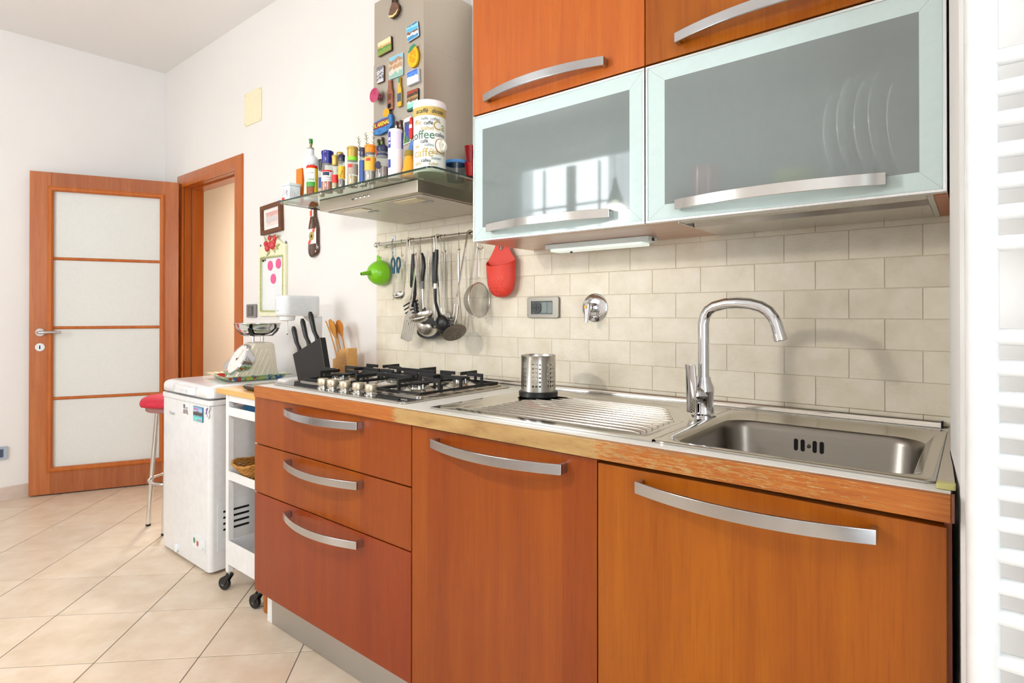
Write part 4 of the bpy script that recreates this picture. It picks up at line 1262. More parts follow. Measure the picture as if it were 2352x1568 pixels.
# dried herb sprigs standing behind the jars
m_herb = mat('dry_rosemary', '#6d6a35', 0.8, var=0.3, vs=90)
def sprig(x, y, h, lean, label, n=36):
    st = MB()
    pts = []
    for k in range(9):
        u = k / 8
        pts.append(Vector((x + lean * u * u, y - 0.01 * u, ZH + h * u)))
    st.tube(pts, [.0012 - .0008 * k / 8 for k in range(9)], 5)
    t = T('herb_sprig', label, 'herb', (x, y, ZH), 'dried herb sprigs on the hood shelf')
    P(t, 'stem', st, m_herb)
    for q in range(n):
        u = .35 + .65 * q / n
        i = min(7, int(u * 8))
        p = pts[i].lerp(pts[i + 1], u * 8 - i)
        a = q * 2.4
        d = Vector((math.cos(a), math.sin(a), .9)).normalized()
        L = random.uniform(.010, .017) * (1.1 - .4 * u)
        sd_ = d.orthogonal().normalized() * .0011
        if q == 0:
            lv = MB()
        lv.add([p - sd_, p + d * L * .6 - sd_ * .8, p + d * L, p + d * L * .6 + sd_ * .8, p + sd_, p + d * L * .5 + d.cross(sd_).normalized() * .0006], [(0, 1, 5), (1, 2, 5), (2, 3, 5), (3, 4, 5), (4, 0, 5)])
    P(t, 'needles', lv, m_herb, kind='stuff')
sprig(-0.376, -0.425, .190, -.012, 'short curled herb sprig behind the navy capped jars')
sprig(-0.345, -0.415, .200, -.014, 'tall straight herb sprig between the navy and orange capped jars')
sprig(-0.330, -0.410, .222, .012, 'tallest herb sprig behind the orange capped jar')

# ------------------------------------------------------------------ magnets on the hood chimney (front face y = -0.26)
YM = -0.2604
def plate_magnet(name, label, x, z, w_, h_, pic, edge, th=.005, tilt=0.0, r=.003):
    t = T(name, label, 'fridge magnet', (x, YM, z - h_ / 2), 'magnets on the hood chimney')
    M = Matrix.Translation((x, 0, z)) @ Matrix.Rotation(tilt, 4, 'Y') @ Matrix.Translation((-x, 0, -z))
    P(t, 'plate', MB().prism(rrect(x - w_ / 2, x + w_ / 2, z - h_ / 2, z + h_ / 2, r, 3), YM - th, YM - .0002).xf(M), edge, 0.0006)
    P(t, 'picture', MB().prism(rrect(x - w_ / 2 + .0015, x + w_ / 2 - .0015, z - h_ / 2 + .0015, z + h_ / 2 - .0015, r, 3), YM - th - .0003, YM - th + .0001).xf(M), pic)
    return t
def poly_magnet(name, label, pts, x, z, m, th=.006, extra=()):
    t = T(name, label, 'fridge magnet', (x, YM, z), 'magnets on the hood chimney')
    P(t, 'body', MB().prism([(x + u, z + v) for u, v in pts], YM - th, YM - .0002), m, 0.0012)
    for nm, pp, mm, d in extra:
        P(t, nm, MB().prism([(x + u, z + v) for u, v in pp], YM - th - d, YM - th + .0002), mm, 0.0006)
    return t
# ham magnet
poly_magnet('ham_magnet', 'brown ham shaped magnet at the top of the hood chimney',
            [(-.034, -.018), (-.028, -.030), (-.008, -.034), (.012, -.028), (.024, -.012), (.022, .006), (.010, .018), (.004, .02), (.004, .044), (-.014, .044), (-.016, .020), (-.026, .004)], -0.392, 2.328, mat('ham_brown', '#6b4a38', 0.5, var=0.3, vs=120), .010,
            [('fat_edge', [(-.034, -.018), (-.028, -.030), (-.008, -.034), (.012, -.028), (.024, -.012), (.018, -.014), (.008, -.022), (-.008, -.026), (-.024, -.022)], mat('ham_fat', '#e2cf8c', 0.5), .001),
             ('hoof', [(-.012, .022), (.002, .022), (.002, .042), (-.012, .042)], m_iron, .001)])
plate_magnet('picture_magnet', 'blue sea door picture magnet near the chimney top', -0.294, 2.209, .062, .058, scenic('pic_blue', [(0, '#3c8fc4'), (.25, '#e6e9e6'), (.38, '#8a5a48'), (.52, '#58b4dc'), (.75, '#8fd0ea'), (.88, '#2f6f9a')], .25), mat('light_edge', '#d9e4ea', 0.4), tilt=-.12)
plate_magnet('picture_magnet', 'green meadow landscape magnet with dark frame', -0.456, 2.201, .082, .056, scenic('pic_land', [(0, '#7f9a48'), (.35, '#5c8a3a'), (.5, '#cfa36a'), (.64, '#e9cf9f'), (.72, '#f0d9ad')], .22), mat('dark_wood_edge', '#6a3b22', 0.5), tilt=-.06)
plate_magnet('picture_magnet', 'square magnet with four pictures of ruins', -0.388, 2.105, .080, .084, scenic('pic_ruin', [(0, '#8fb8ac'), (.2, '#d8cdbf'), (.42, '#b88f6a'), (.6, '#cfb49a'), (.72, '#a97f60'), (.84, '#7fc0dc')], .35), mat('pale_edge', '#c9dcdc', 0.4))
plate_magnet('picture_magnet', 'small black and white photo magnet with dark edge', -0.4815, 2.098, .044, .064, scenic('pic_bw', [(0, '#cfcfd6'), (.2, '#3a3a42'), (.35, '#d8d8de'), (.5, '#565660'), (.62, '#e2e2e8'), (.8, '#7a7a84')], .6, 110), mat('dark_wood_edge', '#6a3b22', 0.5))
plate_magnet('picture_magnet', 'white village by the blue sea magnet', -0.287, 2.037, .062, .050, scenic('pic_sant', [(0, '#dfe3ea'), (.42, '#f0f2f4'), (.55, '#3d7fd0'), (.66, '#4f86dc'), (.85, '#3566c8')], .25), mat('white_edge', '#eef0f2', 0.4), .010, tilt=-.05)
plate_magnet('picture_magnet', 'rocky cove with turquoise water magnet', -0.2925, 1.954, .062, .076, scenic('pic_cala', [(0, '#2f6a58'), (.1, '#8fdcc8'), (.36, '#c9ead8'), (.46, '#7a5a3e'), (.6, '#a98a5a'), (.72, '#4e3a2a'), (.86, '#a9402e')], .22), m_iron)
# lemon half
lem = [(.028 * math.cos(a) * (1 - .12 * math.sin(a)), .040 * math.sin(a)) for a in [2 * PI * k / 22 for k in range(22)]]
poly_magnet('lemon_magnet', 'yellow lemon half magnet with green leaf', lem, -0.287, 2.113, mat('lemon_yellow', '#f2b90f', 0.3), .009,
            [('leaf', [(-.026, .018), (-.012, .038), (.008, .044), (.02, .036), (.004, .030), (-.012, .020)], mat('leaf_green', '#2f8a68', 0.4), .002)] +
            [('lemon_segment', [(.004 * math.cos(a), .005 * math.sin(a)), (.018 * math.cos(a - .28), .025 * math.sin(a - .28)), (.018 * math.cos(a + .28), .025 * math.sin(a + .28))], mat('lemon_pulp', '#d99408', 0.3), .0012) for a in [k * PI / 4 for k in range(8)]])
# purple dish
t = T('round_magnet', 'round raspberry pink dish magnet at the chimney edge', 'fridge magnet', (-0.4985, YM, 1.99), 'magnets on the hood chimney')
P(t, 'dish', MB().lathe([(0, .0002), (.012, .0002), (.012, .012), (.026, .018), (.028, .021), (.025, .021), (.012, .016), (0, .0155)], (-0.4985, YM, 2.0166), 28, (0, -1, 0)), mat('raspberry', '#b5305f', 0.2, coat=.5))
# bottle opener, beer bottle and small bottle magnets
opener = [(-.013, -.058), (.013, -.058), (.016, -.052), (.016, .012), (.010, .026), (.009, .044), (.010, .056), (-.010, .056), (-.009, .044), (-.010, .026), (-.016, .012), (-.016, -.052)]
poly_magnet('bottle_opener_magnet', 'copper bottle opener magnet shaped like a bottle', opener, -0.421, 2.004, mat('copper', '#a8715a', 0.3, 0.7, var=0.2, vs=90), .008,
            [('opener_hole', rrect(-.010, .008, -.052, -.034, .006), m_dark, .0006), ('print', [(-.010, -.02), (.010, -.02), (.010, .004), (-.010, .004)], mat('dark_copper', '#7c4a38', 0.4, 0.6), .0006)])
def bottle_pts(w_, h_, nk):
    return [(-w_, 0), (w_, 0), (w_, h_ * .55), (nk, h_ * .72), (nk, h_), (-nk, h_), (-nk, h_ * .72), (-w_, h_ * .55)]
poly_magnet('beer_bottle_magnet', 'slim yellow beer bottle magnet with green top', bottle_pts(.011, .112, .0045), -0.3645, 1.946, mat('beer_yellow', '#d9aa24', 0.2, coat=.5), .008,
            [('label', [(-.0105, .018), (.0105, .018), (.0105, .05), (-.0105, .05)], mat('beer_label', '#4a5a6a', 0.4), .0006), ('bottle_neck', [(-.0042, .09), (.0042, .09), (.0042, .112), (-.0042, .112)], mat('leaf_green', '#2f8a68', 0.4), .0006)])
for k, (x, z, c1, c2, lab) in enumerate(((-0.493, 1.775, '#3a3a20', '#b33a2a', 'dark wine bottle magnet with red label above the navy cap'), (-0.468, 1.778, '#3c2c18', '#2a2a22', 'dark wine bottle magnet with black label above the navy cap'), (-0.382, 1.822, '#5a2622', '#e8e4da', 'small red bottle magnet with white collar above the salt shaker'), (-0.360, 1.822, '#54302a', '#8a7f78', 'small grey brown bottle magnet above the salt shaker'))):
    poly_magnet('bottle_magnet', lab, bottle_pts(.0095, .072, .0042), x, z, mat('bottle_mag_%d' % k, c1, 0.25, coat=.4), .008,
                [('label', [(-.009, .006), (.009, .006), (.009, .03), (-.009, .03)], mat('bottle_lab_%d' % k, c2, 0.5), .0006),
                 ('neck', [(-.004, .045), (.004, .045), (.004, .056), (-.004, .056)], mat('neck_%d' % k, ('#6aa32a', '#6aa32a', '#e6e2da', '#9a938c')[k], 0.5), .0006)])
# resort lettering magnet
t = poly_magnet('resort_magnet', 'blue seaside magnet with yellow lettering and an orange sun', [(-.058, -.034), (-.02, -.04), (.03, -.034), (.056, -.016), (.054, .022), (.04, .030), (.02, .022), (-.02, .018), (-.05, .014)], -0.458, 1.900, mat('resort_blue', '#3a78b8', 0.35, var=0.35, vs=70), .012,
                [('sun', ell(.022, .036, .019, .017, 18), mat('sun_orange', '#eea21a', 0.4), .001), ('red_ground', [(-.056, -.016), (.036, -.012), (.036, .016), (-.054, .010)], mat('resort_red', '#7a2a3a', 0.4), .0008)])
P(t, 'lettering', letters('EL ARENAL', 0.021, lambda u, v: (-0.464 + u * .92, YM - .0135, 1.8985 + v + u * .04), bold=0.0006), mat('lettering_yellow', '#f6d63a', 0.4), smooth=0)
# footballer card, red figure, blue round
t = T('card_magnet', 'die cut card magnet of a footballer in blue kit', 'fridge magnet', (-0.325, YM, 1.80), 'magnets on the hood chimney')
P(t, 'card', MB().prism([(x - 0.325, z + 1.847) for x, z in [(-.022, -.05), (.018, -.046), (.024, -.02), (.02, .03), (.024, .05), (-.016, .048), (-.022, .036), (-.018, .0)]], YM - .002, YM - .0002), m_paper)
P(t, 'print', MB().prism([(x - 0.325, z + 1.847) for x, z in [(-.019, -.046), (.015, -.043), (.02, -.02), (.017, .03), (.019, .034), (-.016, .034), (-.016, .0)]], YM - .0024, YM - .0019), scenic('pic_pitch', [(0, '#5f8a4a'), (.45, '#6f9a54'), (.55, '#3f5a66'), (.8, '#4c5560')], .12))
P(t, 'player', MB().add([(x - 0.325, YM - .0027, z + 1.847) for x, z in [(-.004, .026), (.004, .026), (.005, .018), (.011, .012), (.009, -.008), (.009, -.022), (.006, -.04), (.002, -.04), (.003, -.02), (-.003, -.02), (-.009, -.038), (-.013, -.036), (-.008, -.012), (-.012, .012), (-.005, .018)]], [tuple(range(15))]), mat('kit_blue', '#3d49a8', 0.5), smooth=0)
poly_magnet('figure_magnet', 'narrow red and white magnet half hidden by the coffee tin', [(-.008, -.036), (.008, -.036), (.009, .0), (.007, .03), (.004, .042), (-.004, .042), (-.007, .03), (-.009, .0)], -0.302, 1.850, mat('figure_red', '#d6281e', 0.4), .006, [('white_band', [(-.008, .002), (.008, .002), (.007, .016), (-.007, .016)], m_paper, .0006)])
poly_magnet('arch_magnet', 'sky blue arched magnet just above the mustard jar', [(-.024, -.03), (.024, -.03), (.024, .006), (.016, .026), (0, .032), (-.016, .026), (-.024, .006)], -0.292, 1.772, mat('arch_blue', '#5d86d2', 0.4), .005, [('tower', [(-.003, -.028), (.003, -.028), (.001, .014), (-.001, .014)], mat('tower_grey', '#5a5a60', 0.5), .0006)])

# ------------------------------------------------------------------ things on the walls
# cover plate high on the wall
t = T('cover_plate', 'pale yellow blank cover plate high on the wall', 'cover plate', (-2.0, 0, 2.283))
P(t, 'plate', MB().prism(rrect(-2.105, -1.906, 2.29, 2.487, .012), -.007, -.0003), m_yplate, .0015)
for x in (-2.093, -1.918):
    for z in (2.302, 2.475):
        P(t, 'screw', MB().lathe([(0, 0), (.004, 0), (.003, .001), (0, .001)], (x, -.007, z), 10, (0, -1, 0)), mat('brass_screw', '#c9b46a', .4, .5))
# framed photo
t = T('framed_photo', 'small brown framed photograph hung askew', 'picture', (-1.773, 0, 1.615))
M = Matrix.Translation((-1.773, 0, 1.703)) @ Matrix.Rotation(R(-3), 4, 'Y')
def fr4(a, b):
    return [(-a, -b), (a, -b), (a, b), (-a, b)]
P(t, 'frame', MB().ringprism(fr4(.112, .083), fr4(.088, .060), -.022, -.0008).xf(M), wood('walnut_frame', '#5e3822', '#70462c', '#805438', 0, 0, .5, 0), .002, smooth=0)
P(t, 'mat_board', MB().prism(fr4(.0885, .0605), -.010, -.007).xf(M), mat('passepartout', '#f3efec', .6), smooth=0)
P(t, 'photo', MB().prism(fr4(.066, .040), -.0106, -.0099).xf(M), scenic('pic_faded', [(0, '#e9dcd6'), (.3, '#dcc2b8'), (.42, '#cfcfd8'), (.55, '#e2d0c4'), (.68, '#d8b0aa'), (.82, '#e0a8a0')], .5, 45), smooth=0)
# memo board with fruit ornament
t = T('memo_board', 'cream framed white memo board with red fruit ornament', 'memo board', (-1.765, 0, 1.147))
bx_, bz_ = -1.765, 1.147
x0, x1 = -1.911, -1.619
top = [(x0, 1.548), (x0 + .03, 1.553), (x0 + .06, 1.57), (x0 + .1, 1.593), (bx_, 1.60), (x1 - .1, 1.593), (x1 - .06, 1.57), (x1 - .03, 1.553), (x1, 1.548)]
oo = [(x0, 1.15), (x1, 1.15)] + top[::-1]
ix0, ix1, iz0, iz1 = -1.888, -1.644, 1.178, 1.486
ii = [(ix0, iz0), (ix1, iz0), (ix1, iz1)] + [(ix1 + (ix0 - ix1) * k / 8, iz1) for k in range(1, 8)] + [(ix0, iz1)]
P(t, 'frame', MB().ringprism(oo, ii, -.016, -.0005), m_cream, .002, smooth=0)
P(t, 'whiteboard', MB().box(ix0 - .001, ix1 + .001, -.006, -.001, iz0 - .001, iz1 + .001), mat('whiteboard', '#eef0f2', .25), smooth=0)
rp = MB()
cnr = [(ix0, iz0), (ix1, iz0), (ix1, iz1), (ix0, iz1)]
for q in range(4):
    a, b = Vector((*cnr[q], 0)), Vector((*cnr[(q + 1) % 4], 0))
    n = int((b - a).length / .0085)
    for k in range(n):
        c = a.lerp(b, (k + .5) / n)
        rp.sph((c.x, -.016, c.y), (.0055, .0045, .0055), 6, 4)
P(t, 'rope_border', rp, m_olive, kind='stuff')
for x in (x0 + .008, x1 - .008):
    P(t, 'finial', MB().lathe([(0, 0), (.005, 0), (.003, .006), (.005, .012), (0, .017)], (x, -.008, 1.549), 10), m_greypl)
fruit = [(-.012, 1.590, .013), (.045, 1.588, .015), (-.052, 1.560, .015), (-.035, 1.535, .018), (.0, 1.555, .017), (.022, 1.548, .022), (.036, 1.566, .013)]
for u, z, r_ in fruit:
    P(t, 'fruit', MB().sph((bx_ + u, -.022, z), (r_, r_ * .75, r_ * 1.15), 12, 8), mat('red_fruit', '#cf3d44', .35))
P(t, 'twig', MB().tube([(bx_ - .02, -.018, 1.606), (bx_ + .0, -.02, 1.600), (bx_ + .025, -.02, 1.596), (bx_ + .05, -.018, 1.604)], .005, 6), mat('twig_brown', '#8a6a3c', .7))
for u, z, a in ((.058, 1.598, .1), (-.005, 1.572, -1.2), (.02, 1.572, 1.0), (-.06, 1.585, 2.2), (.058, 1.53, -.3), (-.03, 1.508, -2.4), (.072, 1.545, .2), (.03, 1.522, -.9)):
    d = Vector((math.cos(a), 0, math.sin(a)))
    s_ = Vector((-d.z, 0, d.x)) * .009
    c = Vector((bx_ + u, -.0185, z))
    P(t, 'leaf', MB().loft([[c - d * .022, c - s_, c + d * .024, c + s_], [p + Vector((0, -.004, 0)) for p in (c - d * .020, c - s_ * .7, c + d * .022, c + s_ * .7)]]), mat('pale_leaf', '#b9b978', .6), smooth=0)
for x, z, tl, lab in ((-1.793, 1.437, .0, 'pink oval magnet on the memo board, nearest the doorway'), (-1.705, 1.444, .25, 'pink oval magnet on the memo board, nearest the hood'), (-1.760, 1.361, .1, 'pink oval magnet on the memo board, lowest of three')):
    M = Matrix.Translation((x, 0, z)) @ Matrix.Rotation(tl, 4, 'Y')
    TM('oval_magnet', lab, 'magnet', MB().prism(ell(0, 0, .026, .028, 24), -.011, -.0063).xf(M), m_pink, 'pink magnets on the memo board', .001)
TM('tiny_magnet', 'tiny black magnet in the memo board corner', 'magnet', MB().prism(rrect(-1.879, -1.867, 1.463, 1.475, .002, 2), -.011, -.0063), m_iron)
TM('tiny_magnet', 'tiny brown magnet in the memo board corner', 'magnet', MB().prism(rrect(-1.858, -1.846, 1.466, 1.478, .002, 2), -.011, -.0063), mat('tiny_brown', '#8a7050', .5))
# light switch
t = T('light_switch', 'grey light switch beside the doorway', 'switch', (-2.012, 0, 1.14))
P(t, 'plate', MB().prism(rrect(-2.067, -1.952, 1.141, 1.220, .008), -.011, -.0003), mat('switch_grey', '#84807c', .4), .002)
P(t, 'rocker_bed', MB().prism(rrect(-2.045, -1.980, 1.152, 1.209, .004), -.0125, -.0108), mat('switch_dark', '#5c5955', .45), .0008)
P(t, 'rocker', MB().prism(rrect(-2.029, -1.992, 1.157, 1.204, .003), -.0155, -.0126), mat('switch_mid', '#6f6c68', .4), .0012)
# flattened beer bottle
t = T('flattened_bottle', 'flattened brown beer bottle hung on the wall below the hood shelf', 'bottle ornament', (-1.352, 0, 1.462))
bcx = -1.352
half = [(.0, 1.462), (.030, 1.466), (.046, 1.482), (.050, 1.50), (.046, 1.53), (.046, 1.605), (.036, 1.64), (.024, 1.664), (.0185, 1.69), (.0185, 1.716), (.0165, 1.718), (.0, 1.718)]
pp = [(bcx + u, z) for u, z in half] + [(bcx - u, z) for u, z in half[::-1][1:-1]]
cen = lambda k, y: [(bcx + (u - bcx) * k, y, 1.58 + (z - 1.58) * (1 - (1 - k) * .35)) for u, z in pp]
P(t, 'glass', MB().loft([cen(.9, -.001), cen(1, -.007), cen(.93, -.015), cen(.7, -.020)]), mat('brown_bottle_glass', '#4a2812', .07, coat=.8, var=.2, vs=25), smooth=60)
P(t, 'label', MB().box(bcx - .041, bcx + .041, -.0215, -.0205, 1.526, 1.604), m_paper, smooth=0)
P(t, 'red_stripe', MB().add([(bcx + u, -.0217, z) for u, z in ((-.036, 1.527), (-.012, 1.527), (.036, 1.603), (.012, 1.603))], [(0, 1, 2, 3)]), mat('label_red', '#e0563c', .5), smooth=0)
P(t, 'round_print', MB().lathe([(0, 0), (.024, 0), (.024, .0004), (0, .0004)], (bcx, -.0217, 1.566), 24, (0, -1, 0)), m_paper)
P(t, 'round_ring', MB().lathe([(.021, .0004), (.023, .0004), (.023, .0009), (.021, .0009)], (bcx, -.0217, 1.566), 24, (0, -1, 0)), m_goldink)
P(t, 'emblem', MB().sph((bcx, -.0222, 1.566), (.009, .0008, .010), 10, 6), m_ink)
P(t, 'neck_label', MB().box(bcx - .0165, bcx + .0165, -.0216, -.0205, 1.668, 1.702), m_paper, smooth=0)
P(t, 'neck_print', MB().box(bcx - .0155, bcx + .006, -.0219, -.0216, 1.670, 1.700), mat('label_red', '#e0563c', .5), smooth=0)
P(t, 'bottle_foot', MB().lathe([(.026, 0), (.032, .004), (.036, .002), (.036, 0)], (bcx, -.016, 1.492), 20, (0, -1, 0)), mat('brown_bottle_dark', '#38180c', .08, coat=.8))
# double socket and valve on the tiles
t = T('wall_socket', 'brushed metal wall socket plate with grey modules on the tiles', 'socket', (.121, 0, 1.147))
P(t, 'plate', MB().ringprism(rrect(.052, .190, 1.149, 1.224, .008), rrect(.070, .163, 1.163, 1.208, .003), -.018, -.0085), brushed('socket_plate', '#8d877d', .35, 0, .05), .002)
P(t, 'module_bed', MB().box(.069, .164, -.013, -.0085, 1.162, 1.209), mat('module_grey', '#5f6867', .45), smooth=0)
so = P(t, 'socket_insert', MB().lathe([(0, 0), (.019, 0), (.021, .0015), (.021, .003), (0, .003)], (.092, -.013, 1.1855), 24, (0, -1, 0)), mat('socket_dark', '#3d4443', .5))
for u, v in ((0, 0), (0, .008), (0, -.008), (-.009, 0), (.009, 0)):
    P(so, 'pin_hole', MB().lathe([(0, .003), (.0025, .003), (.0025, .0034), (0, .0034)], (.092 + u, -.013, 1.1855 + v), 8, (0, -1, 0)), m_dark)
for a in (.114, .139):
    P(t, 'blank_module', MB().box(a, a + .0235, -.0148, -.013, 1.166, 1.205), mat('module_light', '#7f8a88', .4), .001)
t = T('mixer_valve', 'chrome built in mixer valve with lever on the tiles', 'valve', (.331, -.008, 1.13))
P(t, 'rosette', MB().lathe([(0, 0), (.047, 0), (.0475, .003), (.043, .007), (.02, .009), (0, .009)], (.331, -.0078, 1.184), 40, (0, -1, 0)), m_chrome)
P(t, 'cartridge', MB().lathe([(0, 0), (.017, 0), (.017, .022), (.016, .023), (.0165, .03), (.016, .040), (.012, .043), (0, .043)], (.331, -.0168, 1.184), 24, (0, -1, 0)), m_chrome)
lv_ = P(t, 'lever', MB().tube([(.331, -.052, 1.196), (.331, -.055, 1.184), (.331, -.058, 1.165), (.331, -.062, 1.145), (.331, -.064, 1.134)], [.013, .014, .010, .008, .006], 10), m_chrome)
P(t, 'temperature_dot', MB().lathe([(0, 0), (.005, 0), (.005, .002), (0, .002)], (.331, -.0688, 1.186), 12, (0, -1, 0)), mat('amber_dot', '#e8b82a', .4))
# outlet on the left wall
t = T('wall_outlet', 'pale blue grey socket plate low on the wall beside the open door', 'socket', (-3.39, -.93, .25))
def lw(y, z, d):
    return (xleft(y) + d, y, z)
def lwprism(poly, d0, d1):
    return MB().loft([[lw(y, z, d0) for y, z in poly], [lw(y, z, d1) for y, z in poly]])
P(t, 'plate', lwprism(rrect(-1.0, -.866, .256, .336, .008), .0005, .011), mat('outlet_plate', '#a9b6c6', .35), .002)
P(t, 'module', lwprism(rrect(-.982, -.888, .271, .321, .003), .0112, .0125), mat('outlet_dark', '#45506a', .4))

# ------------------------------------------------------------------ utensil rail with hooks
RY, RZ = -.050, 1.4745
t = T('utensil_rail', 'steel utensil rail mounted on the tiles under the hood', 'rail', (-.28, 0, 1.41))
P(t, 'bar', MB().cyl((-.778, RY, RZ), (.19, RY, RZ), .0085, n=16), m_steel)
P(t, 'end_knob', MB().sph((-.781, RY, RZ), (.0115, .0125, .0125), 14, 8), m_chromes)
for x in (-.712, .12):
    b = P(t, 'bracket', MB().box(x - .012, x + .012, -.0115, -.0082, 1.420, 1.515), m_aluv, .0008)
    P(b, 'arm', MB().tube([(x, -.0115, RZ - .012), (x, RY + .006, RZ - .012), (x, RY, RZ - .009)], .005, 8), m_chromes)
    for z in (1.438, 1.497):
        P(b, 'screw', MB().lathe([(0, 0), (.0035, 0), (.003, .001), (0, .001)], (x, -.0116, z), 10, (0, -1, 0)), m_greypl)
m_hook = mat('hook_steel', '#b9b3a9', .18, 1.0, var=.02)
def hook(x, what, tw=0.0, big=1.0):
    pts = []
    for k in range(11):     # over the bar
        a = R(200 - 215 * k / 10)
        pts.append((0, .0105 * math.cos(a), .0105 * math.sin(a)))
    pts = [(0, p[1] * -1, p[2]) for p in pts]
    pts += [(0, -.010, -.012), (0, -.006, -.03), (0, -.002, -.046)]
    for k in range(8):
        a = R(10 - 190 * k / 7)
        pts.append((0, .006 - .011 * math.cos(a) * 1.0 + .003, -.052 + .011 * math.sin(a) * 1.0))
    M = Matrix.Translation((x, RY, RZ)) @ Matrix.Rotation(tw, 4, 'Z')
    TM('s_hook', what, 'hook', MB().tube(pts, .0016, 6).xf(M), m_hook, 'S hooks on the utensil rail')
for x, what, tw in ((-.760, 'steel S hook holding the green funnel', .5), (-.668, 'steel S hook holding the scissors', .6), (-.607, 'empty steel S hook between scissors and small ladle', .6),
                    (-.541, 'steel S hook holding the black rake turner', -.3), (-.528, 'steel S hook holding the black tong handle', .5), (-.485, 'steel S hook holding the steel slotted turner', .6), (-.414, 'steel S hook holding the steel serving ladle', .5),
                    (-.399, 'steel S hook holding the round steel ladle', .3), (-.362, 'steel S hook holding the black pasta fork', .2), (-.341, 'steel S hook holding the long steel spoon', .6), (-.262, 'steel S hook holding the skimmer', .6), (-.160, 'steel S hook holding the sieve', -.4)):
    hook(x, what, tw)
HZ = RZ - .063      # where hung things start
# green funnel: mouth to the wall, spout to the room
t = T('funnel', 'lime green plastic funnel hung on the rail', 'funnel', (-.765, -.07, 1.29))
P(t, 'cone', MB().lathe([(.055, 0), (.0572, .002), (.056, .016), (.0505, .036), (.040, .053), (.027, .063), (.013, .068), (0, .069)], (-.768, -.028, 1.348), 32, (0, -1, -.03)), m_green, smooth=60)
P(t, 'spout', MB().tube([(-.768, -.09, 1.347), (-.768, -.115, 1.343), (-.768, -.142, 1.338)], [.0115, .009, .0075], 14), m_green)
P(t, 'spout_bore', MB().cyl((-.768, -.1422, 1.338), (-.768, -.1428, 1.3379), .0055, n=12), mat('dark_green', '#2f5a0c', .6))
P(t, 'tab', MB().loft([[(-.768 - w_, y, z), (-.768 + w_, y, z), (-.768 + w_, y - .004, z), (-.768 - w_, y - .004, z)] for w_, y, z in ((.028, -.036, 1.388), (.018, -.042, 1.402), (.010, -.046, 1.416), (.009, -.048, 1.424), (.004, -.048, 1.428))]), m_green, .001)
# scissors
t = T('kitchen_scissors', 'kitchen scissors with teal handles hung on the rail', 'scissors', (-.652, -.045, 1.222))
for s_ in (-1, 1):
    lp = [(-.652 + s_ * .0155 + .011 * math.cos(a), -.046 + s_ * .002, 1.383 + .026 * math.sin(a)) for a in [2 * PI * k / 18 for k in range(18)]]
    P(t, 'handle', MB().tube(lp, .0042, 8, closed=True), m_teal, smooth=60)
    P(t, 'handle_shank', MB().prism([(-.652 + s_ * .004, 1.366), (-.652 + s_ * .022, 1.362), (-.652 + s_ * .018, 1.340), (-.652 + s_ * .004, 1.338)], -.049 + s_ * .0022, -.043 + s_ * .0022), m_teal, .001)
P(t, 'blade', MB().prism([(-.650, 1.342), (-.634, 1.342), (-.648, 1.306), (-.665, 1.224), (-.668, 1.224), (-.660, 1.305)], -.0475, -.0462), m_steel, .0004)
P(t, 'blade', MB().prism([(-.668, 1.342), (-.655, 1.342), (-.644, 1.310), (-.655, 1.240), (-.668, 1.222), (-.668, 1.300)], -.0495, -.0482), m_steel, .0004)
# utensils: helper for a strip handle from the hook point down
def strip(t, nm, pts, w0_, th, m):
    V = [Vector(p) for p in pts]
    wd = Vector((.94, -.34, 0))
    rg_ = []
    for i, p in enumerate(V):
        tn = (V[min(i + 1, len(V) - 1)] - V[max(i - 1, 0)]).normalized()
        n_ = tn.cross(wd).normalized() * th / 2
        w_ = w0_ * (1.45 if w0_ > .008 else 1.2)
        rg_.append([p + wd * w_ / 2 + n_, p - wd * w_ / 2 + n_, p - wd * w_ / 2 - n_, p + wd * w_ / 2 - n_])
    return P(t, nm, MB().loft(rg_), m, .0006)
def cap_bowl(c, r_, ax, depth=1.0, th=.0012, n=24):
    pr_ = [(r_ * math.sin(a), -r_ * depth * math.cos(a)) for a in [PI / 2 * k / 7 for k in range(8)]]
    pr_[0] = (0, pr_[0][1])
    pr2 = [(max(0, x - th), z + th) for x, z in pr_[::-1]]
    pr2[-1] = (0, pr2[-1][1])
    return MB().lathe(pr_ + pr2, c, n, ax)
# small ladle hooked straight over the bar
t = T('small_ladle', 'small steel ladle hooked straight over the rail', 'ladle', (-.57, -.06, 1.215))
strip(t, 'handle', [(-.5575, RY + .0125, RZ - .006), (-.5575, RY + .0105, RZ + .0105), (-.5575, RY - .004, RZ + .0145), (-.5585, RY - .0125, RZ + .006), (-.562, -.062, 1.40), (-.567, -.064, 1.30), (-.569, -.066, 1.262)], .009, .0022, m_steel)
P(t, 'bowl', cap_bowl((-.579, -.090, 1.248), .027, (.1, -.45, .9), .9), m_steel, smooth=60)
# black rake turner with tong like second handle
t = T('rake_turner', 'black nylon slotted turner hanging behind the small ladle', 'turner', (-.54, -.04, 1.12))
P(t, 'handle', MB().tube([(-.529, -.052, HZ + .006), (-.527, -.054, 1.36), (-.523, -.052, 1.30), (-.522, -.050, 1.245), (-.532, -.047, 1.215), (-.545, -.044, 1.195)], [.004, .0065, .0085, .0075, .006, .006], 10), m_blackpl, smooth=60)
for k in range(6):
    u0 = -.600 + .010 * k * .55
    z0 = 1.208 - .0155 * k
    P(t, 'tine', MB().tube([(-.515 + .002 * k, -.040, z0 + .012), (-.56 + .004 * k, -.041, z0 + .006), (-.603 + .006 * k, -.042, z0 - .012)], .0035, 6), m_blackpl)
P(t, 'tine_spine', MB().tube([(-.532, -.0405, 1.216), (-.522, -.0405, 1.17), (-.512, -.0405, 1.125)], [.008, .010, .006], 8), m_blackpl)
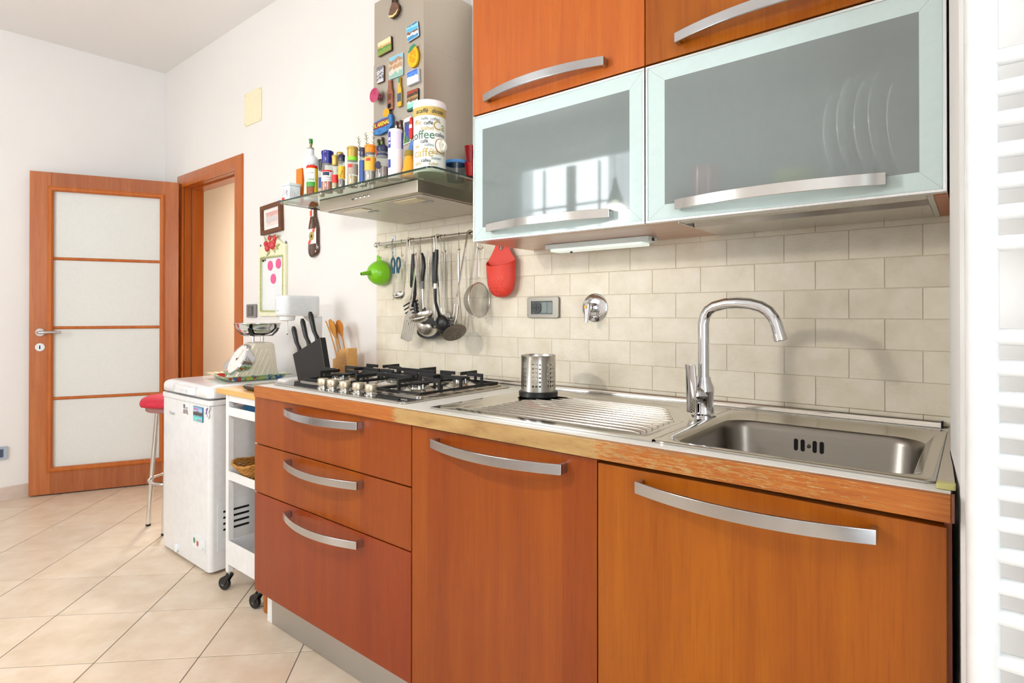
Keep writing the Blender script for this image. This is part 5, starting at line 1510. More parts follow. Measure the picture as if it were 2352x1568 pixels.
t = T('black_tongs', 'slim black tong handle hanging next to the black turner', 'tongs', (-.545, -.045, 1.27))
P(t, 'arm', MB().tube([(-.5415, -.047, HZ + .004), (-.545, -.047, 1.35), (-.549, -.046, 1.285), (-.549, -.046, 1.275)], [.0035, .006, .0065, .004], 8, ), m_blackpl, smooth=60)
# steel slotted turner
t = T('slotted_turner', 'polished steel slotted turner with flat handle', 'turner', (-.53, -.09, 1.05))
strip(t, 'handle', [(-.485, -.070, HZ + .008), (-.492, -.076, 1.34), (-.503, -.082, 1.25), (-.509, -.086, 1.20), (-.512, -.088, 1.182)], .0115, .002, m_steel)
A = [(-.512, 1.186), (-.500, 1.168), (-.474, 1.150), (-.497, 1.052), (-.520, 1.046), (-.568, 1.060), (-.540, 1.152), (-.522, 1.170)]
sl = MB()
for k in range(5):
    q = k / 4
    xt, xb = -.5375 + .052 * q, -.5555 + .050 * q
    sl.prism([(xt - .002, 1.137), (xt + .002, 1.137), (xb + .002, 1.075), (xb - .002, 1.075)], -.095, -.083)
P(t, 'blade', MB().prism(A, -.0895, -.088), m_steel, cut=sl)
# masher with black and grey handle, dark half moon blade
t = T('half_moon_spatula', 'dark grey half moon spatula with black and grey handle', 'spatula', (-.46, -.04, 1.05))
P(t, 'handle', MB().tube([(-.479, -.048, HZ + .006), (-.471, -.049, 1.395), (-.467, -.05, 1.36), (-.474, -.05, 1.318), (-.476, -.049, 1.30)], [.004, .008, .009, .0085, .007], 10), m_blackpl, smooth=60)
P(t, 'handle_sleeve', MB().cyl((-.476, -.049, 1.30), (-.476, -.048, 1.268), .0075, n=12), m_greypl)
P(t, 'shaft', MB().cyl((-.476, -.048, 1.268), (-.476, -.044, 1.185), .0045, n=10), m_steel)
P(t, 'blade', MB().prism([(-.483, 1.19), (-.469, 1.19), (-.455, 1.16), (-.40, 1.13), (-.382, 1.10)] + [(-.45 + .070 * math.cos(R(a)), 1.086 + .028 * math.sin(R(a))) for a in range(10, -191, -20)] + [(-.50, 1.14)], -.041, -.037), mat('dark_nylon', '#3a3a3b', .45), .001)
# steel serving ladle (shallow oval bowl)
t = T('serving_ladle', 'steel serving ladle with shallow oval bowl', 'ladle', (-.43, -.1, 1.12))
strip(t, 'handle', [(-.414, -.072, HZ + .008), (-.416, -.074, 1.34), (-.402, -.086, 1.24), (-.388, -.098, 1.19), (-.372, -.104, 1.166)], .0105, .002, m_steel)
P(t, 'bowl', cap_bowl((-.370, -.152, 1.160), .050, (-.05, -.35, .94), .55), m_steel, smooth=60)
# black handled round ladle
t = T('round_ladle', 'round steel ladle with black handle and steel shaft', 'ladle', (-.42, -.08, 1.06))
P(t, 'handle', MB().tube([(-.400, -.058, HZ + .004), (-.398, -.060, 1.37), (-.392, -.061, 1.31), (-.389, -.061, 1.282), (-.393, -.061, 1.272)], [.004, .0065, .009, .0095, .006], 10), m_blackpl, smooth=60)
P(t, 'shaft', MB().cyl((-.393, -.061, 1.272), (-.392, -.056, 1.135), .0038, n=10), m_steel)
P(t, 'bowl', cap_bowl((-.393, -.094, 1.118), .046, (.1, .3, .95), 1.0), m_steel, smooth=60)
# flat steel strip utensil hooked over the bar
t = T('steel_stirrer', 'narrow steel strip utensil hooked straight over the rail', 'utensil', (-.37, -.06, 1.14))
strip(t, 'handle', [(-.381, RY + .0125, RZ - .004), (-.381, RY + .0105, RZ + .0105), (-.381, RY - .004, RZ + .0145), (-.381, RY - .0125, RZ + .006), (-.378, -.064, 1.40), (-.366, -.062, 1.28), (-.360, -.058, 1.19)], .009, .002, m_steel)
P(t, 'spoon', MB().loft([[(-.360 + .012 * s_ * math.cos(a), -.056 + .003 * s_ * math.sin(a), z) for a in [2 * PI * k / 12 for k in range(12)]] for s_, z in ((.4, 1.19), (1, 1.175), (1.25, 1.15), (.9, 1.125), (.2, 1.112))]), m_steel, smooth=60)
# black pasta fork
t = T('pasta_fork', 'black nylon pasta fork with long black handle', 'pasta fork', (-.36, -.09, 1.08))
P(t, 'handle', MB().tube([(-.362, -.076, HZ + .010), (-.362, -.078, 1.39), (-.364, -.080, 1.34), (-.366, -.080, 1.285)], [.0075, .0095, .009, .0075], 12), m_blackpl, smooth=60)
P(t, 'collar', MB().cyl((-.366, -.080, 1.285), (-.366, -.080, 1.265), .0078, n=14), m_chromes)
P(t, 'shaft', MB().tube([(-.366, -.080, 1.265), (-.358, -.086, 1.21), (-.322, -.102, 1.165), (-.304, -.114, 1.152)], [.0065, .006, .0065, .008], 10), m_blackpl)
P(t, 'eyelet', MB().lathe([(.0035, -.001), (.0055, -.001), (.0055, .0105), (.0035, .0105)], (-.362, -.072, HZ + .003), 14, (0, -1, 0)), m_chromes)
hb_ = cap_bowl((-.300, -.102, 1.126), .034, (.1, 1, .1), .75, .002)
P(t, 'head', hb_, m_blackpl, smooth=60, cut=MB().box(-.3015, -.2985, -.15, -.115, 1.116, 1.136).box(-.309, -.3017, -.15, -.115, 1.1245, 1.1275).box(-.2983, -.291, -.15, -.115, 1.1245, 1.1275))
for k in range(14):
    a = R(150 + 240 * k / 13)
    c = Vector((-.300 + .033 * math.cos(a), -.102, 1.126 + .033 * math.sin(a)))
    d = Vector((math.cos(a) * .014, .010, math.sin(a) * .014))
    P(t, 'tooth', MB().tube([c - Vector((0, .002, 0)), c + d * .6, c + d + Vector((0, .004, 0))], [.0036, .0032, .002], 6), m_blackpl)
# long spoon
t = T('serving_spoon', 'long polished steel serving spoon beside the pasta fork', 'spoon', (-.33, -.06, 1.09))
strip(t, 'handle', [(-.340, -.056, HZ + .006), (-.339, -.058, 1.36), (-.338, -.060, 1.25), (-.334, -.058, 1.19), (-.330, -.052, 1.168)], .006, .0022, m_steel)
P(t, 'bowl', MB().loft([[(-.327 + .024 * s_ * math.cos(a), -.050 + dy + .004 * s_ * math.sin(a), z) for a in [2 * PI * k / 14 for k in range(14)]] for s_, dy, z in ((.2, 0, 1.172), (.7, -.003, 1.16), (1, -.007, 1.135), (.95, -.008, 1.11), (.6, -.004, 1.092), (.15, 0, 1.084))]), m_steel, smooth=60)
# skimmer with perforated disc
t = T('skimmer', 'perforated steel skimmer with tubular handle', 'skimmer', (-.265, -.06, 1.05))
P(t, 'hanging_ring', MB().tube([(-.262 + .006 * math.cos(a), -.054, HZ - .002 + .009 * math.sin(a)) for a in [2 * PI * k / 14 for k in range(14)]], .0012, 6, closed=True), m_hook)
P(t, 'handle', MB().tube([(-.261, -.054, HZ - .010), (-.258, -.056, 1.33), (-.255, -.057, 1.265)], [.005, .0055, .0035], 12), m_steel)
strip(t, 'shaft', [(-.255, -.057, 1.268), (-.244, -.062, 1.2), (-.226, -.074, 1.15), (-.211, -.089, 1.1215)], .006, .002, m_steel)
ax = Vector((.19, -.61, .75))
dc = Vector((-.213, -.125, 1.092))
ho = MB()
Q = ax.normalized().to_track_quat('Z', 'Y').to_matrix()
for rr_, n in ((0, 1), (.009, 6), (.018, 12), (.027, 16), (.036, 20)):
    for k in range(n):
        a = 2 * PI * k / n + rr_ * 30
        ho.lathe([(.0021, -.015), (.0021, .01)], dc + Q @ Vector((rr_ * math.cos(a), rr_ * math.sin(a), 0)), 8, ax)
P(t, 'disc', MB().lathe([(0, -.007), (.03, -.005), (.046, 0), (.047, .001), (.03, -.0035), (0, -.0055)], dc, 32, ax), mat('skimmer_steel', '#8f877c', .3, .9), smooth=60, cut=ho)
# meat fork hooked over the bar
t = T('meat_fork', 'long steel meat fork leaning from the end of the rail', 'meat fork', (-.24, -.07, 1.12))
strip(t, 'handle', [(-.2015, RY + .0125, RZ - .002), (-.2015, RY + .0105, RZ + .0105), (-.2015, RY - .004, RZ + .0145), (-.2025, RY - .0125, RZ + .006), (-.216, -.068, 1.40), (-.238, -.074, 1.28), (-.248, -.076, 1.228)], .0105, .0022, m_steel)
P(t, 'fork_neck', MB().prism([(-.252, 1.232), (-.244, 1.232), (-.236, 1.205), (-.238, 1.192), (-.262, 1.196), (-.262, 1.206)], -.0775, -.0755), m_steel, .0005)
for x, d in ((-.259, -.014), (-.2415, -.010)):
    P(t, 'prong', MB().tube([(x, -.0765, 1.2), (x - .001, -.078, 1.17), (x + d * .5, -.082, 1.145), (x + d, -.088, 1.122)], [.0042, .004, .003, .0008], 8), m_steel)
# wire sieve
t = T('wire_sieve', 'round wire mesh sieve with looped wire handle', 'sieve', (-.14, -.06, 1.13))
sx_, sz_ = -.1325, 1.2145
axs = Vector((1.0, .10, .02)).normalized()
Q = axs.to_track_quat('Z', 'Y').to_matrix()
so_ = Vector((sx_ + .004, -.078, sz_))
P(t, 'rim', MB().tube([so_ + Q @ Vector((.066 * math.cos(a), .066 * math.sin(a), 0)) for a in [2 * PI * k / 36 for k in range(36)]], .0022, 8, closed=True), m_chromes, smooth=60)
ms_ = NT('wire_gauze')
v = ms_.coord((1, 1, 1))
tcx = ms_.n('ShaderNodeBsdfTransparent')
df = ms_.n('ShaderNodeBsdfPrincipled')
df.inputs['Base Color'].default_value = lin('#8f8878')
df.inputs['Metallic'].default_value = .6
df.inputs['Roughness'].default_value = .4
ck = ms_.n('ShaderNodeTexNoise')
ck.inputs['Scale'].default_value = 900
ms_.l(v, ck.inputs['Vector'])
mx_ = ms_.n('ShaderNodeMixShader')
ms_.l(ms_.math('MULTIPLY_ADD', ck.outputs['Fac'], .5, .22), mx_.inputs[0])
ms_.l(tcx.outputs[0], mx_.inputs[1])
ms_.l(df.outputs[0], mx_.inputs[2])
ms_.l(mx_.outputs[0], ms_.out.inputs[0])
P(t, 'gauze', MB().loft([[so_ + Q @ Vector((.0655 * c_ * math.cos(a), .0655 * c_ * math.sin(a), -z)) for a in [2 * PI * k / 32 for k in range(32)]] for c_, z in ((1, 0), (.98, .012), (.9, .026), (.74, .038), (.5, .045), (.2, .048))], False, True), ms_.m, smooth=60)
up = so_ + Vector((0, 0, .067))
for s_ in (-1, 1):
    P(t, 'handle_wire', MB().tube([up, up + Vector((s_ * .001, 0, .015)), Vector((-.150 + s_ * .007, -.064, 1.305)), Vector((-.157 + s_ * .0065, -.056, 1.39)), Vector((-.159 + s_ * .004, -.055, 1.412)), Vector((-.159, -.055, 1.4165))], .0016, 6), m_chromes)
for a in (-.62, -2.4):
    c = so_ + Q @ Vector((.054 * math.sin(a), -.054 * math.cos(a), 0))
    c = so_ + Vector((.002, -.036 if a > -1 else .036, -.056))
    P(t, 'rest_loop', MB().tube([c + Vector((.003 * math.cos(b), 0, .007 * math.sin(b) - .005)) for b in [2 * PI * k / 12 for k in range(12)]], .0012, 6, closed=True), m_chromes)
# red silicone holder
t = T('silicone_holder', 'red silicone sink caddy with embossed pattern hung on the rail', 'caddy', (-.055, -.06, 1.225))
hx = -.055
def ring_at(z, hw, d, back=-.034, n=22):
    pts = []
    for k in range(n):
        a = PI + PI * k / (n - 1)
        pts.append((hx + hw * math.cos(a), back + d * math.sin(a), z + (.026 * math.sin(a) if z > 1.36 else .014 * math.sin(a) if z > 1.34 else 0)))
    return pts
rows = [(1.365, .0665, .046), (1.35, .066, .045), (1.30, .064, .042), (1.27, .060, .038), (1.25, .052, .032), (1.236, .04, .024), (1.229, .026, .015), (1.2265, .010, .006)]
fm = MB()
g = [ring_at(*r_) for r_ in rows]
n = len(g[0])
fm.add([p for r_ in g for p in r_], [(i * n + k, i * n + k + 1, (i + 1) * n + k + 1, (i + 1) * n + k) for i in range(len(g) - 1) for k in range(n - 1)])
fo = P(t, 'pouch', fm, m_red, smooth=60)
md = fo.modifiers.new('thickness', 'SOLIDIFY')
md.thickness, md.offset = .0024, 0
bk = [(hx - .0665, 1.365), (hx - .064, 1.30), (hx - .060, 1.27), (hx - .052, 1.25), (hx - .04, 1.236), (hx - .026, 1.229), (hx + .026, 1.229), (hx + .04, 1.236), (hx + .052, 1.25), (hx + .06, 1.27), (hx + .064, 1.30), (hx + .0665, 1.365), (hx + .05, 1.385), (hx + .034, 1.41), (hx + .026, 1.43), (hx + .018, 1.446), (hx - .018, 1.446), (hx - .026, 1.43), (hx - .034, 1.41), (hx - .05, 1.385)]
hole = ell(hx, 1.414, .011, .013, len(bk), -PI * .85)
P(t, 'back', MB().ringprism(bk, hole, -.037, -.033), m_red, .0008)
em = MB()
for i in range(-3, 4):
    for j in range(-3, 4):
        u, z = hx + i * .0145 + (j % 2) * .00725, 1.278 + j * .0126
        if ((u - hx) / .052) ** 2 + ((z - 1.277) / .040) ** 2 > .95:
            continue
        for k in range(3):
            a = k * 2 * PI / 3 + PI / 2
            p0, p1 = (u, z), (u + .0075 * math.cos(a), z + .0075 * math.sin(a))
            P3 = []
            for uu, zz in (p0, ((p0[0] + p1[0]) / 2, (p0[1] + p1[1]) / 2), p1):
                for (za, wa, da), (zb_2, wb_2, db_2) in zip(rows, rows[1:]):
                    if zb_2 <= zz <= za:
                        q_ = (za - zz) / (za - zb_2)
                        hw_, dd = wa + (wb_2 - wa) * q_, da + (db_2 - da) * q_
                        break
                f_ = max(0.02, 1 - ((uu - hx) / hw_) ** 2)
                P3.append((uu, -.034 - dd * math.sqrt(f_) - .0014, zz))
            em.tube(P3, .0009, 5)
P(fo, 'embossing', em, mat('red_emboss', '#e8695c', .5), kind='stuff')
for u in (hx,):
    hook(u, 'steel S hook holding the red silicone caddy', .2)

# ------------------------------------------------------------------ freezer and what stands on it
FX0, FX1, FY0, FY1, FZ = -1.848, -1.312, -.548, -.028, .838
t = T('chest_freezer', 'small white chest freezer between bar stool and trolley', 'freezer', (-1.58, -.29, 0))
P(t, 'cabinet', MB().prism(rrect(FX0 + .004, FX1 - .004, FY0 + .004, FY1, .022, 6), .012, .752, 'xy'), m_white, .004, 3)
P(t, 'collar', MB().prism(rrect(FX0, FX1, FY0, FY1 - .002, .024, 6), .7525, .776, 'xy'), m_white, .003, 3)
P(t, 'lid_seal', MB().prism(rrect(FX0 + .012, FX1 - .012, FY0 + .012, FY1 - .01, .02, 6), .7762, .7832, 'xy'), m_greypl)
lr = []
for d, z in ((.006, .7834), (.002, .787), (.002, .815), (.006, .826), (.016, .834), (.03, .838)):
    lr.append([(x, y, z) for x, y in rrect(FX0 + d, FX1 - d, FY0 + d, FY1 - d * .3, .03, 6)])
lid = P(t, 'lid', MB().loft(lr), m_white, smooth=50)
ha = MB()
ha.loft([[(-1.672, FY0 - .012, z0), (-1.672, FY0 + .004, z0), (-1.672, FY0 + .004, z1), (-1.672, FY0 - .008, z1)] if 0 else [(x, FY0 - d, .792), (x, FY0 + .003, .792), (x, FY0 + .003, .829), (x, FY0 - d * .75, .824)] for x, d, z0, z1 in ((-1.68, .004, 0, 0), (-1.67, .014, 0, 0), (-1.64, .018, 0, 0), (-1.49, .018, 0, 0), (-1.46, .014, 0, 0), (-1.45, .004, 0, 0))])
hl = P(lid, 'lid_handle', ha, m_white, .002)
P(hl, 'grip_recess_shade', MB().box(-1.637, -1.503, FY0 - .0186, FY0 - .0178, .797, .812), mat('recess_shade', '#d9dadb', .4), smooth=0)  # flat plate, shade of the grip recess put into its colour
for x in (-1.785, -1.38):
    for y in (-.50, -.08):
        P(t, 'foot', MB().cyl((x, y, .0005), (x, y, .0118), .018, n=12), m_blackpl)
P(t, 'brand_print', letters('Haier', .024, lambda u, v: (-1.722 + u * 1.25, FY0 + .0034, .6795 + v)), mat('brand_grey', '#8d8f96', .5), smooth=0)
pn = P(t, 'control_panel', MB().prism(rrect(-1.480, -1.352, .096, .156, .005), FY0 - .0012, FY0 + .0042), m_whitepl, .001)
P(pn, 'green_lamp', MB().prism([(-1.466, .120), (-1.454, .116), (-1.448, .122), (-1.448, .136), (-1.456, .142), (-1.466, .140)], FY0 - .002, FY0 - .0011), mat('green_lamp', '#3d8a5a', .3))
P(pn, 'red_lamp', MB().prism([(-1.432, .112), (-1.422, .109), (-1.414, .115), (-1.414, .128), (-1.422, .134), (-1.432, .133)], FY0 - .002, FY0 - .0011), mat('red_lamp', '#b84048', .3))
P(pn, 'thermostat_knob', MB().lathe([(0, 0), (.019, 0), (.018, .004), (0, .005)], (-1.379, FY0 - .0012, .122), 24, (0, -1, 0)), m_whitepl)
P(t, 'drain_plug', MB().lathe([(0, 0), (.019, 0), (.019, .010), (.015, .013), (0, .013)], (-1.655, FY0 + .004, .042), 20, (0, -1, 0)), m_whitepl)
# compressor panel with slots on the flank
pv = P(t, 'vent_panel', MB().box(FX1 - .0042, FX1 - .0025, -.51, -.12, .10, .315), mat('panel_white', '#e4e7ea', .35), .0008)
for k in range(4):
    for y0, y1 in ((-.485, -.365), (-.335, -.215)):
        z = .185 + k * .027
        P(pv, 'vent_slot', MB().prism(rrect(y0, y1, z, z + .010, .005, 4), FX1 - .0026, FX1 - .0020, 'yz'), m_dark)
# magnets on the freezer front
YZ = FY0 + .0036
t = T('crest_magnet', 'double crest sticker magnet with small stripes on the freezer', 'magnet', (-1.562, YZ, .683), 'magnets on the freezer')
cr0 = [(-.033, .028), (-.028, .03), (-.017, .026), (0, .034), (.017, .026), (.028, .03), (.033, .028), (.034, -.012), (.022, -.026), (0, -.034), (-.022, -.026), (-.034, -.012)]
P(t, 'card', MB().prism([(-1.562 + u, .716 + v * .95) for u, v in cr0], YZ - .002, YZ), m_paper)
for k in range(7):
    u = -.026 + k * .0075
    P(t, 'stripe', MB().box(-1.562 + u, -1.562 + u + .0045, YZ - .0024, YZ - .002, .694, .712), mat('crest_blue' if k % 2 else 'crest_maroon', '#2b3566' if k % 2 else '#6a2a3c', .5), smooth=0)
P(t, 'ball', MB().lathe([(0, 0), (.006, 0), (.006, .0008), (0, .0008)], (-1.562, YZ - .002, .699), 14, (0, -1, 0)), mat('crest_yellow', '#e2b93a', .5))
P(t, 'cross_field', MB().box(-1.589, -1.566, YZ - .0024, YZ - .002, .72, .738).box(-1.558, -1.536, YZ - .0024, YZ - .002, .722, .726), mat('crest_grey', '#77707c', .5), smooth=0)
P(t, 'lettering', letters('FCB', .013, lambda u, v: (-1.562 + u * 1.9, YZ - .0026, .7155 + v)), m_ink, smooth=0)
t = T('picture_magnet', 'square blue coast picture magnet on the freezer', 'magnet', (-1.424, YZ, .675), 'magnets on the freezer')
P(t, 'plate', MB().prism(rrect(-1.474, -1.376, .674, .741, .003, 3), YZ - .005, YZ), mat('teal_edge', '#2f6f86', .3), .0008)
P(t, 'picture', MB().prism(rrect(-1.472, -1.378, .676, .739, .003, 3), YZ - .0054, YZ - .0049), scenic('pic_coast', [(0, '#6fd0cc'), (.3, '#4fa8b8'), (.4, '#4a3a34'), (.6, '#6a5560'), (.68, '#9fc4de'), (.86, '#7fa8d8')], .18, 30))
P(t, 'script', MB().tube([(-1.466 + .0062 * k, YZ - .0058, .728 + .0035 * (1 if k % 2 else -1)) for k in range(9)], .0012, 5), m_pink)
P(t, 'script', MB().tube([(-1.425 + .0060 * k, YZ - .0058, .683 + .003 * (1 if k % 2 else -1)) for k in range(8)], .0011, 5), m_pink)
t = T('cutout_magnet', 'small white cut out magnet with purple dancing figure on the freezer', 'magnet', (-1.339, YZ, .70), 'magnets on the freezer')
P(t, 'card', MB().prism([(-1.339 + u, .726 + v) for u, v in [(-.022, -.018), (-.012, -.026), (.012, -.03), (.022, -.012), (.014, .0), (.026, .018), (.022, .028), (.0, .022), (-.016, .026), (-.024, .012), (-.014, .0)]], YZ - .002, YZ), m_paper)
P(t, 'figure', MB().add([(-1.339 + u, YZ - .0023, .726 + v) for u, v in [(-.014, .016), (-.004, .010), (.0, .018), (.018, .022), (.006, .006), (.004, -.002), (.010, -.022), (.004, -.022), (-.002, -.006), (-.014, -.016), (-.012, -.006), (-.006, .002)]], [tuple(range(12))]), mat('figure_purple', '#6a4a8a', .5), smooth=0)
# glass tray with mosaic of leaves
s = NT('painted_glass_tray')
vor = s.n('ShaderNodeTexVoronoi')
vor.inputs['Scale'].default_value = 70
s.l(s.coord((1, 1, .6)), vor.inputs['Vector'])
wn = s.n('ShaderNodeTexWhiteNoise', noise_dimensions='3D')
s.l(vor.outputs['Color'], wn.inputs['Vector'])
c1 = s.ramp(wn.outputs['Value'], [(0, '#b9cfa8'), (.3, '#9fc49a'), (.42, '#5e9a7c'), (.56, '#d6dcb0'), (.68, '#c8d45a'), (.76, '#cf3a2a'), (.86, '#3f6aa8'), (.93, '#a8c8b0')], 'CONSTANT')
s.l(c1, s.b.inputs['Base Color'])
s.b.inputs['Roughness'].default_value = .08
s.b.inputs['Coat Weight'].default_value = .8
TX, TY = -1.530, -.262
mbt = MB()
sq = lambda h_, z: [(TX + u * h_, TY + v * h_, z) for u, v in [(math.cos(R(a)), math.sin(R(a))) for a in (36, 126, 216, 306)]]
rings = [sq(.165, FZ + .0006), sq(.178, FZ + .004), sq(.190, FZ + .018), sq(.226, FZ + .0265), sq(.226, FZ + .0295), sq(.186, FZ + .022), sq(.174, FZ + .009), sq(.164, FZ + .005)]
TM('glass_tray', 'square glass tray with green leaf and red mosaic pattern on the freezer', 'tray', mbt.loft(rings), s.m, bev=.001)
# kitchen scale on the tray, dial towards the room
ZK = FZ + .0068
KX, KY = -1.500, -.250
t = T('kitchen_scale', 'retro cream and chrome kitchen scale with steel bowl', 'scale', (KX, KY, ZK), rz=R(-6), local=True)
t.scale = (1.14, 1.14, 1.1)
m_ivory = mat('ivory_enamel', '#d8d0be', .35, coat=.2)
# side view profile (y, z), front at -y
pf = [(-.105, .0), (.085, .0), (.085, .02), (.070, .148), (.058, .160), (-.015, .160), (-.022, .150)]
P(t, 'body', MB().prism(pf, -.052, .052, 'yz'), m_ivory, .008, 3)
for s_ in (-1, 1):
    P(t, 'side_panel', MB().prism([(-.070, .012), (.068, .012), (.056, .138), (-.008, .138)], s_ * .0521, s_ * .0545, 'yz'), m_ivory, .001)
    for k in range(5):
        y0 = -.052 + .022 * k
        P(t, 'rib', MB().tube([(s_ * .0555, y0, .018), (s_ * .0555, y0 + (.045, .045, .045, .030, .014)[k], (.13, .13, .13, .095, .055)[k])], .0018, 6), mat('rib_cream', '#e6dfd0', .3))
dn = Vector((0, -.88, .47)).normalized()
dcn = Vector((0, -.066, .084))
P(t, 'dial_case', MB().lathe([(0, -.04), (.064, -.04), (.073, -.012), (.076, .004), (.072, .008), (.066, .006), (0, .004)], dcn, 40, dn), m_chrome, smooth=50)
df_ = P(t, 'dial', MB().lathe([(0, .0042), (.066, .0062), (.066, .0066), (0, .0066)], dcn, 40, dn), mat('dial_white', '#efe9e2', .45))
Q = dn.to_track_quat('Z', 'Y').to_matrix()
def dial(u, v, d=.0072):
    return dcn + Vector((1, 0, 0)) * u + Vector((0, .47, .88)) * v + dn * d
P(df_, 'needle', MB().add([dial(-.002, -.01), dial(.002, -.01), dial(.022, .050), dial(.020, .051)], [(0, 1, 2, 3)]), mat('needle_red', '#6a2a20', .5), smooth=0)
P(df_, 'needle_hub', MB().lathe([(0, .0066), (.005, .0066), (.004, .010), (0, .010)], dcn, 14, dn), mat('needle_red', '#6a2a20', .5))
for k in range(20):
    a = 2 * PI * k / 20
    L = .008 if k % 4 == 0 else .004
    q = [dial(math.sin(a) * r_ + math.cos(a) * w_, math.cos(a) * r_ - math.sin(a) * w_) for r_, w_ in ((.060, -.0006), (.060, .0006), (.060 - L, .0006), (.060 - L, -.0006))]
    P(df_, 'tick', MB().add(q, [(0, 1, 2, 3)]), m_greyink, smooth=0)
for k, n_ in enumerate(('0', '1', '2', '3', '4')):
    a = 2 * PI * k / 5
    P(df_, 'numeral', letters(n_, .011, lambda u, v, a=a: dial(u + math.sin(a) * .044, v + math.cos(a) * .044)), m_ink, smooth=0)
for y in (-.005, .035):
    P(t, 'post', MB().cyl((0, y, .1605), (0, y, .188), .0075, n=12), m_chromes)
P(t, 'bowl_carrier', MB().loft([[(x, y, z) for x, y in rrect(-.05, .05, -.038, .068, .012, 4)] for z in (.188, .1915)]), m_steel)
for a in (40, 140, 220, 320):
    d = Vector((math.cos(R(a)), math.sin(R(a)), 0))
    c = Vector((0, .015, 0))
    P(t, 'bowl_arm', MB().tube([c + d * .045 + Vector((0, 0, .190)), c + d * .068 + Vector((0, 0, .1925)), c + d * .087 + Vector((0, 0, .21)), c + d * .096 + Vector((0, 0, .226))], 1, flat=(.004, .016)), m_blackpl, .001)
P(t, 'bowl', MB().lathe([(0, .193), (.045, .195), (.072, .205), (.088, .224), (.0955, .2445), (.0985, .2455), (.0985, .247), (.0935, .2462), (.086, .226), (.070, .207), (0, .196)], (0, .015, 0), 48), m_chromes, smooth=60)
# chrome cup handle ring behind the scale
t = T('chrome_handle_cup', 'small chrome cup with curved handle behind the scale', 'cup', (-1.655, -.235, ZK))
P(t, 'cup', MB().lathe([(0, 0), (.028, 0), (.031, .004), (.033, .07), (.0315, .07), (.029, .006), (0, .005)], (-1.612, -.245, ZK), 28), m_chrome)
P(t, 'handle', MB().tube([(-1.640, -.250, ZK + .064), (-1.668, -.258, ZK + .082), (-1.70, -.268, ZK + .080), (-1.732, -.274, ZK + .062), (-1.748, -.277, ZK + .044), (-1.752, -.277, ZK + .030)], .0080, 10), m_chrome, smooth=60)

# ------------------------------------------------------------------ trolley
t = T('kitchen_trolley', 'white metal kitchen trolley with bamboo top on castors', 'trolley', (-1.0, -.3, 0))
m_post = mat('trolley_white', '#e2e2e2', .3)
cx0, cx1, cy0, cy1 = -1.132, -.858, -.558, -.075
P(t, 'top_board', MB().box(-1.205, -.800, -.566, -.035, .8245, .847), m_bamboo, .003)
for x in (cx0, cx1 - .024):
    for y in (cy0, cy1 - .024):
        P(t, 'post', MB().box(x, x + .024, y, y + .024, .082, .8242), m_post, .002)
P(t, 'front_rail', MB().box(cx0 + .0245, cx1 - .0245, cy0 + .002, cy0 + .018, .797, .8242), m_post, .001)
P(t, 'rear_rail', MB().box(cx0 + .0245, cx1 - .0245, cy1 - .018, cy1 - .002, .797, .8242), m_post, .001)
for z0, z1 in ((.738, .774), (.470, .506), (.116, .216)):
    tr_ = MB()
    a, b, c_, d_ = cx0 + .024, cx1 - .024, cy0 + .002, cy1 - .002
    tr_.box(a, b, c_, d_, z0, z0 + .002)
    for q in ((a, b, c_, c_ + .002), (a, b, d_ - .002, d_), (a, a + .002, c_ + .002, d_ - .002), (b - .002, b, c_ + .002, d_ - .002)):
        tr_.box(*q, z0 + .002, z1)
    P(t, 'shelf_tray', tr_, m_post, smooth=0)
for x, y, a in ((cx0 + .012, cy0 + .012, 200), (cx1 - .012, cy0 + .012, 190), (cx0 + .012, cy1 - .012, 60), (cx1 - .012, cy1 - .012, 120)):
    d = Vector((math.cos(R(a)), math.sin(R(a)), 0))
    n_ = Vector((-d.y, d.x, 0))
    c = Vector((x, y, .028)) + d * .026
    wh = P(t, 'castor', MB().lathe([(.006, -.009), (.024, -.009), (.027, -.006), (.027, .006), (.024, .009), (.006, .009)], c, 24, n_), m_blackpl)
    P(wh, 'hub', MB().lathe([(0, -.0105), (.009, -.0105), (.009, .0105), (0, .0105)], c, 14, n_), m_greypl)
    for s_ in (-1, 1):
        q = [Vector((x, y, .066)) - d * .012, Vector((x, y, .066)) + d * .014, c + d * .010 + Vector((0, 0, .004)), c - d * .008 - Vector((0, 0, .004))]
        P(wh, 'fork', MB().loft([[p + n_ * s_ * .011 for p in q], [p + n_ * s_ * .0128 for p in q]]), m_blackpl, smooth=0)
    P(wh, 'fork_top', MB().cyl((x, y, .064), (x, y, .070), .015, n=14), m_blackpl)
    P(wh, 'stem', MB().cyl((x, y, .070), (x, y, .0818), .006, n=10), m_chromes)
# things on the trolley top
t = T('digital_scale', 'flat silver digital scale with black rim on the trolley', 'scale', (-.955, -.46, .847))
P(t, 'base', MB().loft([[(x, y, z) for x, y in rrect(-1.055 + d, -.855 - d, -.535 + d, -.375 - d, .03, 5)] for d, z in ((.022, .8475), (.004, .853), (0, .863), (.003, .8665))]), mat('scale_black', '#2b2623', .35))
P(t, 'plate', MB().prism(rrect(-1.050, -.860, -.530, -.380, .028, 5), .8667, .8695, 'xy'), m_sink)
